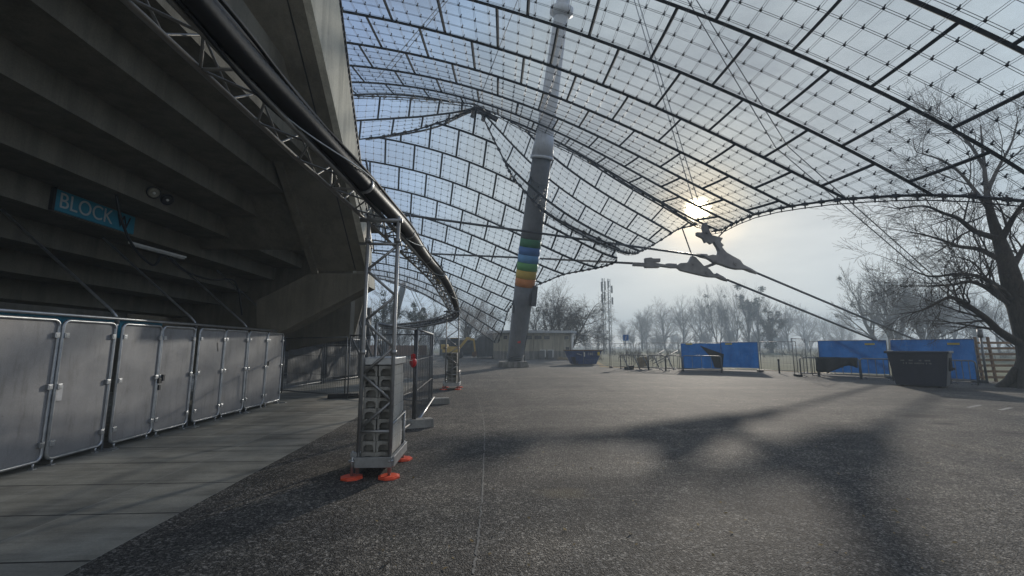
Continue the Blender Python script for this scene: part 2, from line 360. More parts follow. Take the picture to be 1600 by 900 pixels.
# ------------------------------------------------------------------ mesh builder
class MB:
    def __init__(s): s.v, s.f, s.sm = [], [], []
    def add(s, vs_, fs, smooth=False):
        o = len(s.v); s.v += [tuple(p) for p in vs_]
        s.f += [tuple(i + o for i in f) for f in fs]; s.sm += [smooth] * len(fs); return s
    def box(s, c, size, rot=None, taper=None):
        x, y, z = (q / 2 for q in size); P = []
        for dz in (-1, 1):
            t = taper if (taper and dz < 0) else (1, 1)
            for dx, dy in ((-1, -1), (1, -1), (1, 1), (-1, 1)): P.append(Vector((dx * x * t[0], dy * y * t[1], dz * z)))
        if rot is not None: P = [rot @ p for p in P]
        return s.add([p + Vector(c) for p in P], [(0, 3, 2, 1), (4, 5, 6, 7), (0, 1, 5, 4), (1, 2, 6, 5), (2, 3, 7, 6), (3, 0, 4, 7)])
    def beam(s, a, b, w, h, up=(0, 0, 1)):
        a, b = Vector(a), Vector(b); d = (b - a); L = d.length
        if L < 1e-6: return s
        d /= L; up = Vector(up)
        if abs(d.dot(up)) > .98: up = Vector((0, 1, 0)) if abs(d.y) < .9 else Vector((1, 0, 0))
        sd = d.cross(up).normalized(); up = sd.cross(d)
        return s.box((a + b) / 2, (w, L, h), Matrix((sd, d, up)).transposed())
    def tube(s, pts, r, n=8, caps=True, smooth=True):
        pts = [Vector(p) for p in pts]; k = len(pts)
        rad = r if isinstance(r, (list, tuple)) else [r] * k
        o = len(s.v); prev = None
        for i, p in enumerate(pts):
            d = (pts[min(i + 1, k - 1)] - pts[max(i - 1, 0)])
            d = d.normalized() if d.length > 1e-9 else Vector((0, 0, 1))
            if prev is None:
                ref = Vector((0, 0, 1)) if abs(d.z) < .9 else Vector((1, 0, 0))
                u = d.cross(ref).normalized()
            else:
                u = prev - d * prev.dot(d)
                u = u.normalized() if u.length > 1e-6 else d.orthogonal().normalized()
            prev = u; w = d.cross(u)
            for j in range(n):
                a = 2 * math.pi * j / n
                s.v.append(tuple(p + (u * math.cos(a) + w * math.sin(a)) * rad[i]))
        for i in range(k - 1):
            for j in range(n):
                j2 = (j + 1) % n
                s.f.append((o + i * n + j, o + i * n + j2, o + (i + 1) * n + j2, o + (i + 1) * n + j)); s.sm.append(smooth)
        if caps:
            s.f.append(tuple(o + j for j in range(n - 1, -1, -1))); s.sm.append(False)
            s.f.append(tuple(o + (k - 1) * n + j for j in range(n))); s.sm.append(False)
        return s
    def prism(s, poly, ext):
        """polygon (3-D points in order) pushed along ext"""
        n = len(poly); e = Vector(ext); P = [Vector(p) for p in poly]
        return s.add(P + [p + e for p in P], [tuple(range(n - 1, -1, -1)), tuple(range(n, 2 * n))] +
                     [(i, (i + 1) % n, n + (i + 1) % n, n + i) for i in range(n)])
    def quad(s, a, b, c, d): return s.add([a, b, c, d], [(0, 1, 2, 3)])
    def ball(s, c, r, n=10, m=7, sq=(1, 1, 1)):
        c = Vector(c); V = [c + Vector((0, 0, -r * sq[2]))]; F = []
        for i in range(1, m):
            t = -math.pi / 2 + math.pi * i / m
            for j in range(n):
                a = 2 * math.pi * j / n
                V.append(c + Vector((r * sq[0] * math.cos(t) * math.cos(a), r * sq[1] * math.cos(t) * math.sin(a), r * sq[2] * math.sin(t))))
        V.append(c + Vector((0, 0, r * sq[2])))
        for j in range(n): F.append((0, 1 + (j + 1) % n, 1 + j))
        for i in range(m - 2):
            for j in range(n):
                a = 1 + i * n
                F.append((a + j, a + (j + 1) % n, a + n + (j + 1) % n, a + n + j))
        a = 1 + (m - 2) * n
        for j in range(n): F.append((a + j, a + (j + 1) % n, len(V) - 1))
        return s.add(V, F, True)
    def build(s, name, mat, parent=None, bevel=0, origin=None):
        if origin is not None:
            ov = Vector(origin); s.v = [tuple(Vector(p) - ov) for p in s.v]
        me = bpy.data.meshes.new(name); me.from_pydata(s.v, [], s.f); me.update()
        me.polygons.foreach_set('use_smooth', s.sm)
        bm = bmesh.new(); bm.from_mesh(me); bmesh.ops.recalc_face_normals(bm, faces=bm.faces); bm.to_mesh(me); bm.free()
        me.materials.append(M[mat] if isinstance(mat, str) else mat)
        o = bpy.data.objects.new(name, me); COL.objects.link(o)
        if origin is not None: o.location = origin
        if parent is not None: o.parent = parent
        if bevel:
            b = o.modifiers.new('bevel', 'BEVEL'); b.width = bevel; b.segments = 2; b.limit_method = 'ANGLE'
        return o
def tag(o, label=None, cat=None, group=None, kind=None):
    if label: o['label'] = label
    if cat: o['category'] = cat
    if group: o['group'] = group
    if kind: o['kind'] = kind
    return o
def thing(name, label, cat, loc=(0, 0, 0), rz=0, group=None):
    o = bpy.data.objects.new(name, None); COL.objects.link(o)
    o.location = loc; o.rotation_euler = (0, 0, rz); o.empty_display_size = .2
    return tag(o, label, cat, group)
def dup(o, parent=None, **k):
    c = o.copy(); COL.objects.link(c)
    if parent is not None: c.parent = parent
    for ch in list(o.children): dup(ch, c)
    if parent is None:
        if 'loc' in k: c.location = k['loc']
        if 'rz' in k: c.rotation_euler = (0, 0, k['rz'])
        if 'scale' in k: c.scale = k['scale']
        if 'label' in k: c['label'] = k['label']
    return c
def structure(o): return tag(o, kind='structure')
def catmull(pts, n=6):
    P = [Vector(p) for p in pts]; P = [P[0] * 2 - P[1]] + P + [P[-1] * 2 - P[-2]]; out = []
    for i in range(1, len(P) - 2):
        for k in range(n):
            t = k / n; a, b, c, d = P[i - 1], P[i], P[i + 1], P[i + 2]
            out.append(.5 * ((2 * b) + (c - a) * t + (2 * a - 5 * b + 4 * c - d) * t * t + (3 * b - a - 3 * c + d) * t ** 3))
    return out + [P[-2]]
HAZE = 0.0029
ROOF = {"s1":{"c":[[5.752,21.53,15.095],[0.056,10.282,1.176],[-0.111,-0.217,1.121],[0.114,0.143,0.139],[-0.047,0.035,-0.164],[0.112,-0.091,0.026],[13.051,-0.905,-5.902],[-0.401,0.138,-0.645],[0.12,0.171,-0.537],[-0.146,0.086,-0.238],[0.001,-0.071,0.169],[-0.368,0.584,-1.001],[0.235,0.601,-0.135],[-0.296,0.08,-0.196],[-0.235,-0.082,0.086],[0.683,-0.826,-0.42],[0.286,-0.125,0.827],[-0.231,-0.082,0.27],[0.053,-0.211,-0.038],[0.086,-0.371,0.153],[-0.145,0.584,0.47]],"deg":5,"n":[-0.5,3.5,5,3.5]},"s3":{"c":[[-2.083,42.159,11.043],[-2.325,11.75,-5.407],[-0.395,0.496,1.505],[0.116,0.039,0.372],[0.049,-0.132,-0.407],[9.381,-2.62,-4.335],[-0.055,1.06,0.714],[-0.748,-0.404,-0.955],[0.299,-0.245,-0.639],[-0.585,-1.786,-0.811],[0.061,-0.125,0.621],[-0.298,-0.206,-0.588],[-0.421,-0.284,0.75],[0.021,-0.593,0.257],[-0.318,-0.123,0.205]],"deg":4,"n":[3,5,4,5]},"s4":{"c":[[6.356,31.355,13.089],[-2.468,-3.815,-5.029],[0.051,-1.274,0.742],[0.23,-0.713,0.693],[0.178,0.485,0.106],[5.947,-1.099,-4.735],[-1.405,-0.371,1.224],[0.365,-0.104,-0.177],[0.505,0.157,-0.323],[0.943,2.35,1.741],[-0.432,0.575,0.376],[0.402,-0.312,-0.116],[-0.059,1.052,0.354],[0.177,0.04,0.016],[-0.323,-0.503,-0.25]],"deg":4,"n":[1,2,3,2.5]},"r1":[[-6.719,7.041],[-6.58,7.111],[-6.436,7.181],[-6.008,7.327],[-5.539,7.407],[-4.904,7.444],[-4.191,7.151],[-3.686,6.884],[-3.191,6.523],[-2.842,6.754],[-2.477,6.934],[-2.107,7.369],[-1.723,7.806],[-1.244,7.765],[-0.767,7.584],[-0.428,7.419],[-0.099,7.263],[0.3,7.209],[0.692,7.143],[1.115,7.195],[1.537,7.238],[2.018,7.171],[2.498,7.134],[2.874,7.18],[3.267,7.255],[3.534,7.313],[3.822,7.401]],"e1":[[4.304,7.481],[4.196,7.082],[4.125,6.749],[3.943,6.181],[3.815,5.705],[3.75,5.336],[3.7,5.002],[3.694,4.646],[3.695,4.322],[3.726,4.059],[3.759,3.814],[3.819,3.506],[3.878,3.224],[3.955,2.987],[4.03,2.766],[4.107,2.565],[4.181,2.376],[4.263,2.208],[4.342,2.048],[4.465,1.853],[4.58,1.667],[4.728,1.483],[4.867,1.307],[4.979,1.187],[5.086,1.068]],"r4":[[-3.058,1.899],[-2.729,1.716],[-2.368,1.519],[-1.844,1.266],[-1.306,1.018],[-0.715,0.72],[-0.158,0.453],[0.229,0.275],[0.599,0.112],[1.028,-0.004],[1.441,-0.092],[1.86,-0.082],[2.277,-0.051],[2.786,-0.073],[3.314,-0.084],[3.729,-0.061],[4.176,-0.051],[4.455,-0.079],[4.749,-0.119]],"e4":[[4.749,-0.119],[4.62,0.267],[4.478,0.634],[4.438,1.362],[4.361,2.152],[4.158,2.876],[3.9,3.5],[3.35,4.3]],"l4":[[3.0,4.5],[2.45,4.7],[1.8,4.7],[0.968,4.515],[0.492,4.255],[0.113,3.858],[-0.251,3.721],[-0.656,3.53],[-1.063,3.402],[-1.595,2.979],[-2.096,2.642],[-2.531,2.36],[-2.932,2.105]],"l3":[[2.692,-0.786],[3.01,-0.39],[3.329,0.002],[3.678,0.418],[4.034,0.84],[4.36,1.04],[4.691,1.241],[5.016,1.383],[5.347,1.527],[5.855,1.608],[6.381,1.69],[7.033,1.644],[7.754,1.598],[8.52,1.489]],"ll3":[[-1.357,1.205],[-0.967,1.064],[-0.562,0.918],[-0.041,0.681],[0.492,0.433],[1.027,0.107],[1.562,-0.225],[1.984,-0.542],[2.405,-0.862]],"e3":[[9.135,2.391],[8.357,2.901],[7.584,3.455],[6.909,4.048],[6.521,4.652],[6.132,5.291],[5.938,5.719],[5.743,6.171],[5.705,6.594],[5.671,7.038],[5.687,7.532],[5.706,8.046],[5.849,8.68],[5.997,9.31],[6.132,10.052],[6.241,10.749]],"f3":[[6.097,10.878],[5.413,10.933],[4.774,10.993],[4.237,11.012],[3.713,11.011],[3.113,11.073],[2.519,11.082],[1.945,11.163],[1.376,11.137],[0.827,11.427],[0.281,11.611],[-0.6,11.4],[-1.6,11.2],[-1.6,5],[-1.6,1.25]],"rl":[[-10.651,33.744,22.275],[-7.934,34.467,22.698],[-4.005,33.297,21.825],[-1.274,31.068,20.241]],"ll3d":[[-11.066,34.798,18.971],[-9.961,34.621,19.055],[-8.845,34.379,19.105],[-7.424,33.877,19.168],[-6.012,33.257,19.161],[-4.605,32.366,19.162],[-3.245,31.357,19.076],[-2.195,30.368,18.993],[-1.198,29.308,18.841]]}
def wpos(o):
    p = Vector((0, 0, 0))
    while o is not None: p += o.location; o = o.parent
    return p
def part(mb, name, mat, parent, bevel=0, label=None):
    """a part whose shape was given in world coordinates"""
    off = wpos(parent); mb.v = [tuple(Vector(p) - off) for p in mb.v]
    o = mb.build(name, mat, parent, bevel)
    if label: o['label'] = label
    return o
def solo(mb, name, mat, label, cat, loc=(0, 0, 0), group=None, bevel=0):
    return tag(mb.build(name, mat, None, bevel, origin=loc), label, cat, group)

# ================================================================== the ground
g = MB()
g.quad((-600, -100, -.05), (600, -100, -.05), (600, 700, -.05), (-600, 700, -.05))
structure(g.build('lawn', 'lawn'))
FL = [gp(1600, 600), gp(1530, 596), gp(1392, 589), gp(1285, 583), gp(1190, 579), gp(1128, 577.5), gp(1062, 576.5), gp(980, 575), gp(938, 574)]
FL = [Vector((30, 11, 0)), Vector((26.5, 15.5, 0))] + FL[1:]
edge_pts = [p + Vector((.5, .6, 0)) for p in FL] + [Vector((12.6, 50, 0)), Vector((14, 74, 0))]
mb = MB(); poly = [(-70, -40, 0), (40, -40, 0), (40, 5, 0)] + [tuple((p.x, p.y, 0)) for p in edge_pts] + [(14, 110, 0), (-70, 110, 0)]
mb.add(poly, [tuple(range(len(poly)))])
structure(mb.build('plaza', 'asphalt'))
mb = MB(); mb.add([(-16, -6, .004), (-3.15, -6, .004), (-3.15, 24, .004), (-16, 24, .004)], [(0, 1, 2, 3)])
structure(mb.build('walkway', 'slabs'))
# verge of dead grass behind the skip and along the fences
mb = MB(); V = []
for i, p in enumerate(edge_pts[2:]):
    w = .5 + .3 * math.sin(i * 2.1); V += [(p.x - .45, p.y - .5, .006), (p.x + w * .5, p.y + w, .006)]
for i in range(len(V) // 2 - 1): mb.f.append((2 * i, 2 * i + 1, 2 * i + 3, 2 * i + 2)); mb.sm.append(False)
mb.v = V; structure(mb.build('grass_verge', 'dead_grass'))
# pale scratched line running away over the asphalt, and worn paint ticks at the right
mb = MB(); rnd = random.Random(3); V = []
ctl = [(738, 905), (746, 850), (753, 780), (756, 720), (757, 670), (752, 640), (745, 620), (735, 600)]
pts = catmull([gp(*c) for c in ctl], 24)
for i, p in enumerate(pts):
    w = .006 + .006 * rnd.random(); j = (rnd.random() - .5) * .014
    V += [(p.x + j - w, p.y, .004), (p.x + j + w, p.y, .004)]
mb.v = V
for i in range(len(pts) - 1):
    if rnd.random() > .16 + .3 * (i > len(pts) * .62): mb.f.append((2 * i, 2 * i + 1, 2 * i + 3, 2 * i + 2)); mb.sm.append(False)
structure(mb.build('road_seam', 'seam'))
mb = MB()
for (a, b) in (((1512, 637), (1532, 633)), ((1562, 641), (1580, 637))):
    a, b = gp(*a), gp(*b); d = (b - a).normalized(); s_ = Vector((-d.y, d.x, 0)) * .05
    mb.add([a - s_ + Vector((0, 0, .004)), b - s_ + Vector((0, 0, .004)), b + s_ + Vector((0, 0, .004)), a + s_ + Vector((0, 0, .004))], [(0, 1, 2, 3)])
structure(mb.build('road_marking', 'paint_mark'))

mb = MB(); rnd = random.Random(12)                     # leaf litter and loose grit on the asphalt
for i in range(420):
    if rnd.random() < .45: k = rnd.randrange(2, len(FL) - 1); p = FL[k].lerp(FL[k + 1], rnd.random()) + Vector((rnd.gauss(-.2, .35), rnd.gauss(-.35, .4), 0))
    else: p = gp(rnd.uniform(560, 1640), 560 + 330 * rnd.random() ** 1.5)
    if p.x < -2.6 and p.y < 25: continue
    a = rnd.random() * 6.28; L = .008 + .02 * rnd.random(); u_ = Vector((math.cos(a), math.sin(a), rnd.gauss(0, .25))); v_ = Vector((-math.sin(a), math.cos(a), rnd.gauss(0, .25)))
    c = Vector((p.x, p.y, .012)); mb.add([c - u_ * L, c + v_ * L * .55, c + u_ * L, c - v_ * L * .55], [(0, 1, 2, 3)])
tag(mb.build('leaf_litter', 'dead_grass'), kind='stuff')

# ================================================================== the tent roof
def surf(d):
    c = np.array(d['c']); deg = d['deg']; uc, vc, us, vsx = d['n']
    def ev(u, v):
        u = (np.asarray(u, float) - uc) / us; v = (np.asarray(v, float) - vc) / vsx
        out = 0; k = 0
        for i in range(deg + 1):
            for j in range(deg + 1 - i):
                out = out + (u ** i * v ** j)[..., None] * c[k]; k += 1
        return out
    return ev
def sdist(U, V, poly):
    """signed distance to a polygon in net coordinates (inside > 0)"""
    U = np.asarray(U, float); V = np.asarray(V, float); d2 = np.full(U.shape, 1e9); ins = np.zeros(U.shape, bool); n = len(poly)
    for i in range(n):
        (x0, y0), (x1, y1) = poly[i], poly[(i + 1) % n]; dx, dy = x1 - x0, y1 - y0; L = dx * dx + dy * dy + 1e-12
        t = np.clip(((U - x0) * dx + (V - y0) * dy) / L, 0, 1)
        d2 = np.minimum(d2, (U - x0 - t * dx) ** 2 + (V - y0 - t * dy) ** 2)
        c = ((y0 > V) != (y1 > V)); xi = x0 + (V - y0) * dx / (dy if abs(dy) > 1e-12 else 1e-12)
        ins ^= c & (U < xi)
    return np.where(ins, 1, -1) * np.sqrt(d2)
def normal(ev, u, v):
    h = 1e-3; a = ev(u + h, v) - ev(u - h, v); b = ev(u, v + h) - ev(u, v - h)
    n = np.cross(a, b); n /= np.linalg.norm(n, axis=-1, keepdims=True) + 1e-12
    return np.where(n[..., 2:3] < 0, -n, n)
def clip_line(ev, poly, us_, vs_, off):
    """runs of points along a net line that lie inside the outline"""
    s = sdist(us_, vs_, poly); runs, cur = [], []
    def pt(u, v):
        u, v = np.array([u]), np.array([v]); return Vector((ev(u, v) + normal(ev, u, v) * off)[0])
    for i in range(len(us_)):
        if s[i] > 0:
            if not cur and i > 0:
                t = s[i - 1] / (s[i - 1] - s[i]); cur.append(pt(us_[i - 1] + t * (us_[i] - us_[i - 1]), vs_[i - 1] + t * (vs_[i] - vs_[i - 1])))
            cur.append(pt(us_[i], vs_[i]))
        elif cur:
            t = s[i - 1] / (s[i - 1] - s[i]); cur.append(pt(us_[i - 1] + t * (us_[i] - us_[i - 1]), vs_[i - 1] + t * (vs_[i] - vs_[i - 1])))
            if len(cur) > 1: runs.append(cur)
            cur = []
    if len(cur) > 1: runs.append(cur)
    return runs
def canopy(root, ev, poly, urange, vrange, half_on_even, edges, jr=.085, cr=.017, double=False, top_n=100, clamp=.085, slack=False):
    base = wpos(root)
    u0, u1 = urange; v0, v1 = vrange
    panels = []
    S = 4
    for j in range(v0, v1):
        off = .5 if ((j % 2 == 0) == half_on_even) else 0.
        k = u0 - 1 + off
        while k < u1 + 1:
            gu, gv = np.meshgrid(k + .012 + np.arange(S + 1) / S * .976, j + .012 + np.arange(S + 1) / S * .976, indexing='ij')
            s = sdist(gu, gv, poly)
            if s.max() > 0:
                V, F, key = [], [], {}
                def vid(u, v):
                    q = (round(u, 5), round(v, 5))
                    if q not in key: key[q] = len(V); V.append(q)
                    return key[q]
                for a in range(S):
                    for b in range(S):
                        for tri in (((a, b), (a + 1, b), (a + 1, b + 1)), ((a, b), (a + 1, b + 1), (a, b + 1))):
                            P = [(gu[i], gv[i], s[i]) for i in tri]; out = []
                            for q in range(3):
                                A, B = P[q], P[(q + 1) % 3]
                                if A[2] > 0: out.append(vid(A[0], A[1]))
                                if (A[2] > 0) != (B[2] > 0):
                                    t = A[2] / (A[2] - B[2]); out.append(vid(A[0] + t * (B[0] - A[0]), A[1] + t * (B[1] - A[1])))
                            if len(set(out)) >= 3: F.append(tuple(dict.fromkeys(out)))
                if F:
                    U = np.array([q[0] for q in V]); Vv = np.array([q[1] for q in V]); P = ev(U, Vv)
                    d = np.linalg.norm(P.mean(0) - np.array([0, 0, EYE])); panels.append((d / max(.05, np.sqrt((s > 0).mean())), P, F))
            k += 1
    panels.sort(key=lambda t: t[0])
    rest = MB()
    for i, (d, P, F) in enumerate(panels):
        m = MB() if i < top_n else rest
        m.add([Vector(p) for p in P], F, True)
        if i < top_n: part(m, 'acrylic_panel', 'acrylic', root)
    if rest.v: tag(part(rest, 'acrylic_panels', 'acrylic', root), kind='stuff')
    jm, cm, km = MB(), MB(), MB()
    st = .125
    for j in range(v0, v1 + 1):                       # long joints
        us_ = np.arange(u0 - 1, u1 + 1.01, st); vs_ = np.full_like(us_, j)
        for r_ in clip_line(ev, poly, us_, vs_, -.02): jm.tube(r_, jr, 4, True, False)
    for j in range(v0, v1):                           # cross joints, staggered row by row
        off = .5 if ((j % 2 == 0) == half_on_even) else 0.
        k = u0 - 1 + off
        while k < u1 + 1:
            vs_ = np.linspace(j, j + 1, 7); us_ = np.full_like(vs_, k)
            for r_ in clip_line(ev, poly, us_, vs_, -.02): jm.tube(r_, jr * .9, 4, True, False)
            k += 1
    offs = (-.012, .012) if double else (0,)
    q = .125
    for k in np.arange((u0 - 1) + q, u1 + 1, .25):
        for o_ in offs:
            vs_ = np.arange(v0, v1 + .01, .125); us_ = np.full_like(vs_, k + o_)
            for r_ in clip_line(ev, poly, us_, vs_, -.16): cm.tube(r_, cr, 3, False, True)
    for k in np.arange(v0 + q, v1, .25):
        for o_ in offs:
            us_ = np.arange(u0 - 1, u1 + 1.01, .125); vs_ = np.full_like(us_, k + o_)
            for r_ in clip_line(ev, poly, us_, vs_, -.16): cm.tube(r_, cr, 3, False, True)
    gu, gv = np.meshgrid(np.arange((u0 - 1) + q, u1 + 1, .25), np.arange(v0 + q, v1, .25), indexing='ij')
    gu, gv = gu.ravel(), gv.ravel(); ok = sdist(gu, gv, poly) > .02; gu, gv = gu[ok], gv[ok]
    P = ev(gu, gv); Nn = normal(ev, gu, gv); T = ev(gu + .05, gv) - P
    for p, nn, t in zip(P, Nn, T):                    # stalk between net and glazing, with its saddle
        p, nn = Vector(p), Vector(nn); t = Vector(t).normalized()
        km.beam(p - nn * .19, p - nn * .02, clamp * .75, clamp * .75)
        km.beam(p - nn * .165 - t * clamp * .9, p - nn * .165 + t * clamp * .9, clamp, clamp * .8, nn)
    part(jm, 'glazing_joints', 'joint', root)
    tag(part(cm, 'cable_net', 'net_cable', root), kind='stuff'); tag(part(km, 'net_clamps', 'net', root), kind='stuff')
    for e, rad in edges:
        e = np.array(e); P = [Vector(p) for p in ev(e[:, 0], e[:, 1])]; P = catmull(P, 3)
        m = MB(); m.tube(P, rad, 8)
        L = 0
        if slack: m.tube([p - Vector((0, 0, .22)) for p in P], rad * .5, 6)
        for a, b in zip(P[:-1], P[1:]):
            L += (b - a).length
            if L > .75:
                L = 0; d = (b - a).normalized(); m.beam(b - d * .13, b + d * .13, rad * 3.2, rad * 2.6); m.beam(b - Vector((0, 0, .26 if slack else .1)), b + Vector((0, 0, .18)), .05, .05)
        part(m, 'edge_cable', 'net', root)
RO = ROOF
ev1, ev3, ev4 = surf(RO['s1']), surf(RO['s3']), surf(RO['s4'])
can1 = thing('glazed_canopy', 'near glazed cable net canopy sweeping overhead to the tie cables in front of the sun', 'tent roof', (17.6, 32.5, 10.9), 0, 'canopies of the tent roof')
poly1 = RO['r1'] + RO['e1'] + [[5.5, -.3], [5.6, -2], [-7.0, -2], [-7.2, 6.9]]
canopy(can1, ev1, poly1, (-7, 6), (-2, 8), True, [(RO['r1'], .055), (RO['e1'], .06)], .082, .0090, True, 100, .050, True)
can4 = thing('glazed_canopy', 'middle glazed canopy wing pierced by the big grey mast', 'tent roof', (9, 29, 8), 0, 'canopies of the tent roof')
poly4 = RO['r4'] + RO['e4'] + RO['l4']
canopy(can4, ev4, poly4, (-4, 6), (-1, 6), True, [(RO['e4'], .055), (RO['l4'], .06)], .086, .012, False, 60, .046)
can3 = thing('glazed_canopy', 'farthest glazed canopy falling behind the scaffold towers towards the kiosk', 'tent roof', (.6, 56, 4.2), 0, 'canopies of the tent roof')
poly3 = RO['ll3'] + RO['l3'] + RO['e3'] + RO['f3']
canopy(can3, ev3, poly3, (-2, 10), (-1, 12), False, [(RO['e3'], .055), (RO['f3'][:-3], .06), (RO['ll3'] , .06)], .086, .012, False, 100, .046)
_rl = np.array(RO['rl']); _ll = np.array(RO['ll3d'])
def resample(P, n):
    d = np.r_[0, np.cumsum(np.linalg.norm(np.diff(P, axis=0), axis=1))]; t = np.linspace(0, d[-1], n)
    return np.stack([np.interp(t, d, P[:, i]) for i in range(3)], -1)
_rl = np.vstack([_rl[0] - (_rl[1] - _rl[0]) * .9, _rl[:4]]); _ll = np.vstack([_ll[0] - (_ll[1] - _ll[0]) * 2.5, _ll])
_rl, _ll = resample(_rl, 41), resample(_ll, 41)
def ev2(u, v):
    u, v = np.asarray(u, float), np.asarray(v, float); x = np.clip(u / 5 * 40, -4, 44)
    A = np.stack([np.interp(x, np.arange(41), _rl[:, i]) for i in range(3)], -1); B = np.stack([np.interp(x, np.arange(41), _ll[:, i]) for i in range(3)], -1)
    t = (v / 2)[..., None]; return A + (B - A) * t - np.array([0, 0, 1.0]) * (t * (1 - t)) * .9
can2 = thing('glazed_canopy', 'small glazed canopy wedge left of the eyelet where the roof cables meet', 'tent roof', (-4, 33, 20), 0, 'canopies of the tent roof')
canopy(can2, ev2, [[0.02, .02], [4.95, .02], [4.95, 1.98], [0.02, 1.98]], (0, 5), (0, 2), True, [], .09, .013, False, 40, .046)
# the eyelet casting where ridge and loop cables meet
mb = MB(); E0 = at(747, 172, 33.0)
for a, b, w in (((-1.5, .2, -.2), (-.3, 0, .02), .28), ((-.4, 0, .05), (.6, 0, -.2), .42), ((.5, 0, -.15), (1.6, .2, -.75), .28), ((-.25, 0, 0), (-.5, .1, -.6), .2), ((.55, 0, -.2), (.4, .1, -.9), .2)):
    mb.beam(E0 + Vector(a), E0 + Vector(b), .3, w)
mb.ball(E0 + Vector((-.1, 0, .03)), .36, 10, 7, (1, .5, .7)); mb.ball(E0 + Vector((.75, 0, -.25)), .34, 10, 7, (1, .5, .7))
solo(mb, 'cable_eyelet', 'net', 'dark cast steel eyelet joining the roof cables left of the mast', 'steel casting', E0)
m_ = MB(); m_.tube(catmull([at(742, 170, 33), at(715, 184, 32.6), at(680, 199, 32.9), at(635, 209, 34), at(572, 218, 36)], 5), .075, 8)
solo(m_, 'loop_cable', 'net', 'black loop cable curving left from the dark eyelet', 'cable', at(742, 170, 33))

# ================================================================== the grandstand
ST = thing('grandstand', 'raw concrete grandstand with stepped underside looming over the walkway', 'grandstand', (-6.5, 13, 0))
prof = []
def stepx(k): return -5.48 - 1.0125 * k
def stepz(k): return 1.7 + 4.09 - .493 * k
K0, K1 = -1, 7
mb = MB(); Y0, Y1 = -6.0, 17.4
under, P = [], []
for k in range(K0, K1):
    P += [(stepx(k), stepz(k) + .493), (stepx(k), stepz(k)), (stepx(k + 1) , stepz(k))]
P = P[1:] if False else P
top = [(stepx(K1), stepz(K1) + 1.4), (stepx(K0), stepz(K0) + 1.6)]
ring = P + top
mb.prism([(x, Y0, z) for x, z in ring], (0, Y1 - Y0, 0))
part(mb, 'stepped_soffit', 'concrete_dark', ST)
mb = MB()                                             # wall closing the space under the steps
mb.box((-14.2, 5.7, 1.6), (.3, 24, 3.2))
part(mb, 'back_wall', 'concrete_dark', ST)
mb = MB()
mb.prism([(-5.5, 17.42, 5.8), (-5.5, 17.42, 2.0), (-7.2, 17.42, 1.7), (-9.4, 17.42, 1.2), (-14, 17.42, 0), (-14, 17.42, 3.6), (-8, 17.42, 5.6)], (0, .5, 0))
part(mb, 'end_wall', 'concrete_dark', ST)
def sofz(y): return 3.985 + .88 * (13.2 - y)
mb = MB()                                             # big inclined beam over the walkway
def slab(mb, xa, xb, ya, yb, dz0, dz1):
    pts = []
    for y in (ya, yb):
        for x in (xa, xb):
            for dz in (dz0, dz1): pts.append((x, y, sofz(y) + dz))
    mb.add(pts, [(0, 1, 3, 2), (4, 6, 7, 5), (0, 4, 5, 1), (2, 3, 7, 6), (0, 2, 6, 4), (1, 5, 7, 3)])
slab(mb, -5.38, -3.77, 2.5, 13.2, 0, .9)
slab(mb, -5.385, -5.20, 2.5, 13.21, -.10, .1)
o = part(mb, 'inclined_beam', 'concrete_dark', ST)
mb = MB(); slab(mb, -8.6, -5.385, 2.5, 12.9, .30, 1.0)
part(mb, 'upper_slab', 'concrete_dark', ST)
mb = MB(); slab(mb, -4.09, -4.06, 2.5, 13.15, -.006, .01)
part(mb, 'drip_groove', 'black_rubber', ST)
mb = MB()                                             # parapet face over the plaza, its skylight put into the pale colour
X = -3.77
face = [(X, 13.2, 3.985), (X, 13.2, 4.45), (X, 11.6, 6.64), (X, 9.63, 9.5), (X, 6.0, 14.8), (X, 3.0, 19.1), (X, 2.5, sofz(2.5))]
mb.prism(face, (.16, 0, 0))
part(mb, 'side_parapet', 'concrete_lit', ST)
mb = MB()                                             # dark mesh rail along its top
top_l = face[1:6]
for (a, b) in zip(top_l[:-1], top_l[1:]):
    a, b = Vector(a) + Vector((.12, 0, .05)), Vector(b) + Vector((.12, 0, .05)); L = (b - a).length; k = int(L / .16) + 1
    for i in range(k):
        p = a + (b - a) * (i / k); mb.beam(p, p + Vector((0, .12, .22)), .03, .03)
    mb.beam(a, b, .05, .05); mb.beam(a + Vector((0, .12, .22)), b + Vector((0, .12, .22)), .05, .05)
part(mb, 'mesh_rail', 'black_paint', ST)
mb = MB()                                             # cantilever bracket under the beam
def bx(px, py): q = at(px, py, 13.22); return q
br = [bx(484, 427), bx(573.5, 427), bx(575, 448), bx(451, 513), bx(400, 534), bx(400, 470)]
mb.prism(br, (0, .75, 0))
part(mb, 'bracket', 'concrete_dark', ST, .012)
mb = MB(); a, b = bx(573.5, 428), bx(575, 448)
mb.prism([(a.x + .003, 13.225, a.z), (b.x + .003, 13.225, b.z), (b.x + .003, 13.965, b.z), (a.x + .003, 13.965, a.z)], (.03, 0, 0))
part(mb, 'lit_bracket_end', 'concrete_lit', ST)  # thin pale plate, stands for light falling on the bracket's end
mb = MB()                                             # next raker further along
A = [at(440, 380, 19.6), at(577, 420, 19.6), at(575, 446, 19.6), at(554, 524, 19.6), at(492, 523, 19.6), at(440, 470, 19.6)]
mb.prism(A, (-1.05, 3.5, 0))
part(mb, 'far_raker', 'concrete_dark', ST, .02)
mb = MB(); mb.box((-11.8, 26.3, 2.0), (9.4, .4, 4.0)); mb.box((-7.5, 23.4, 1.6), (.9, 1.1, 3.2))
part(mb, 'undercroft_wall', 'dark_wall', ST)

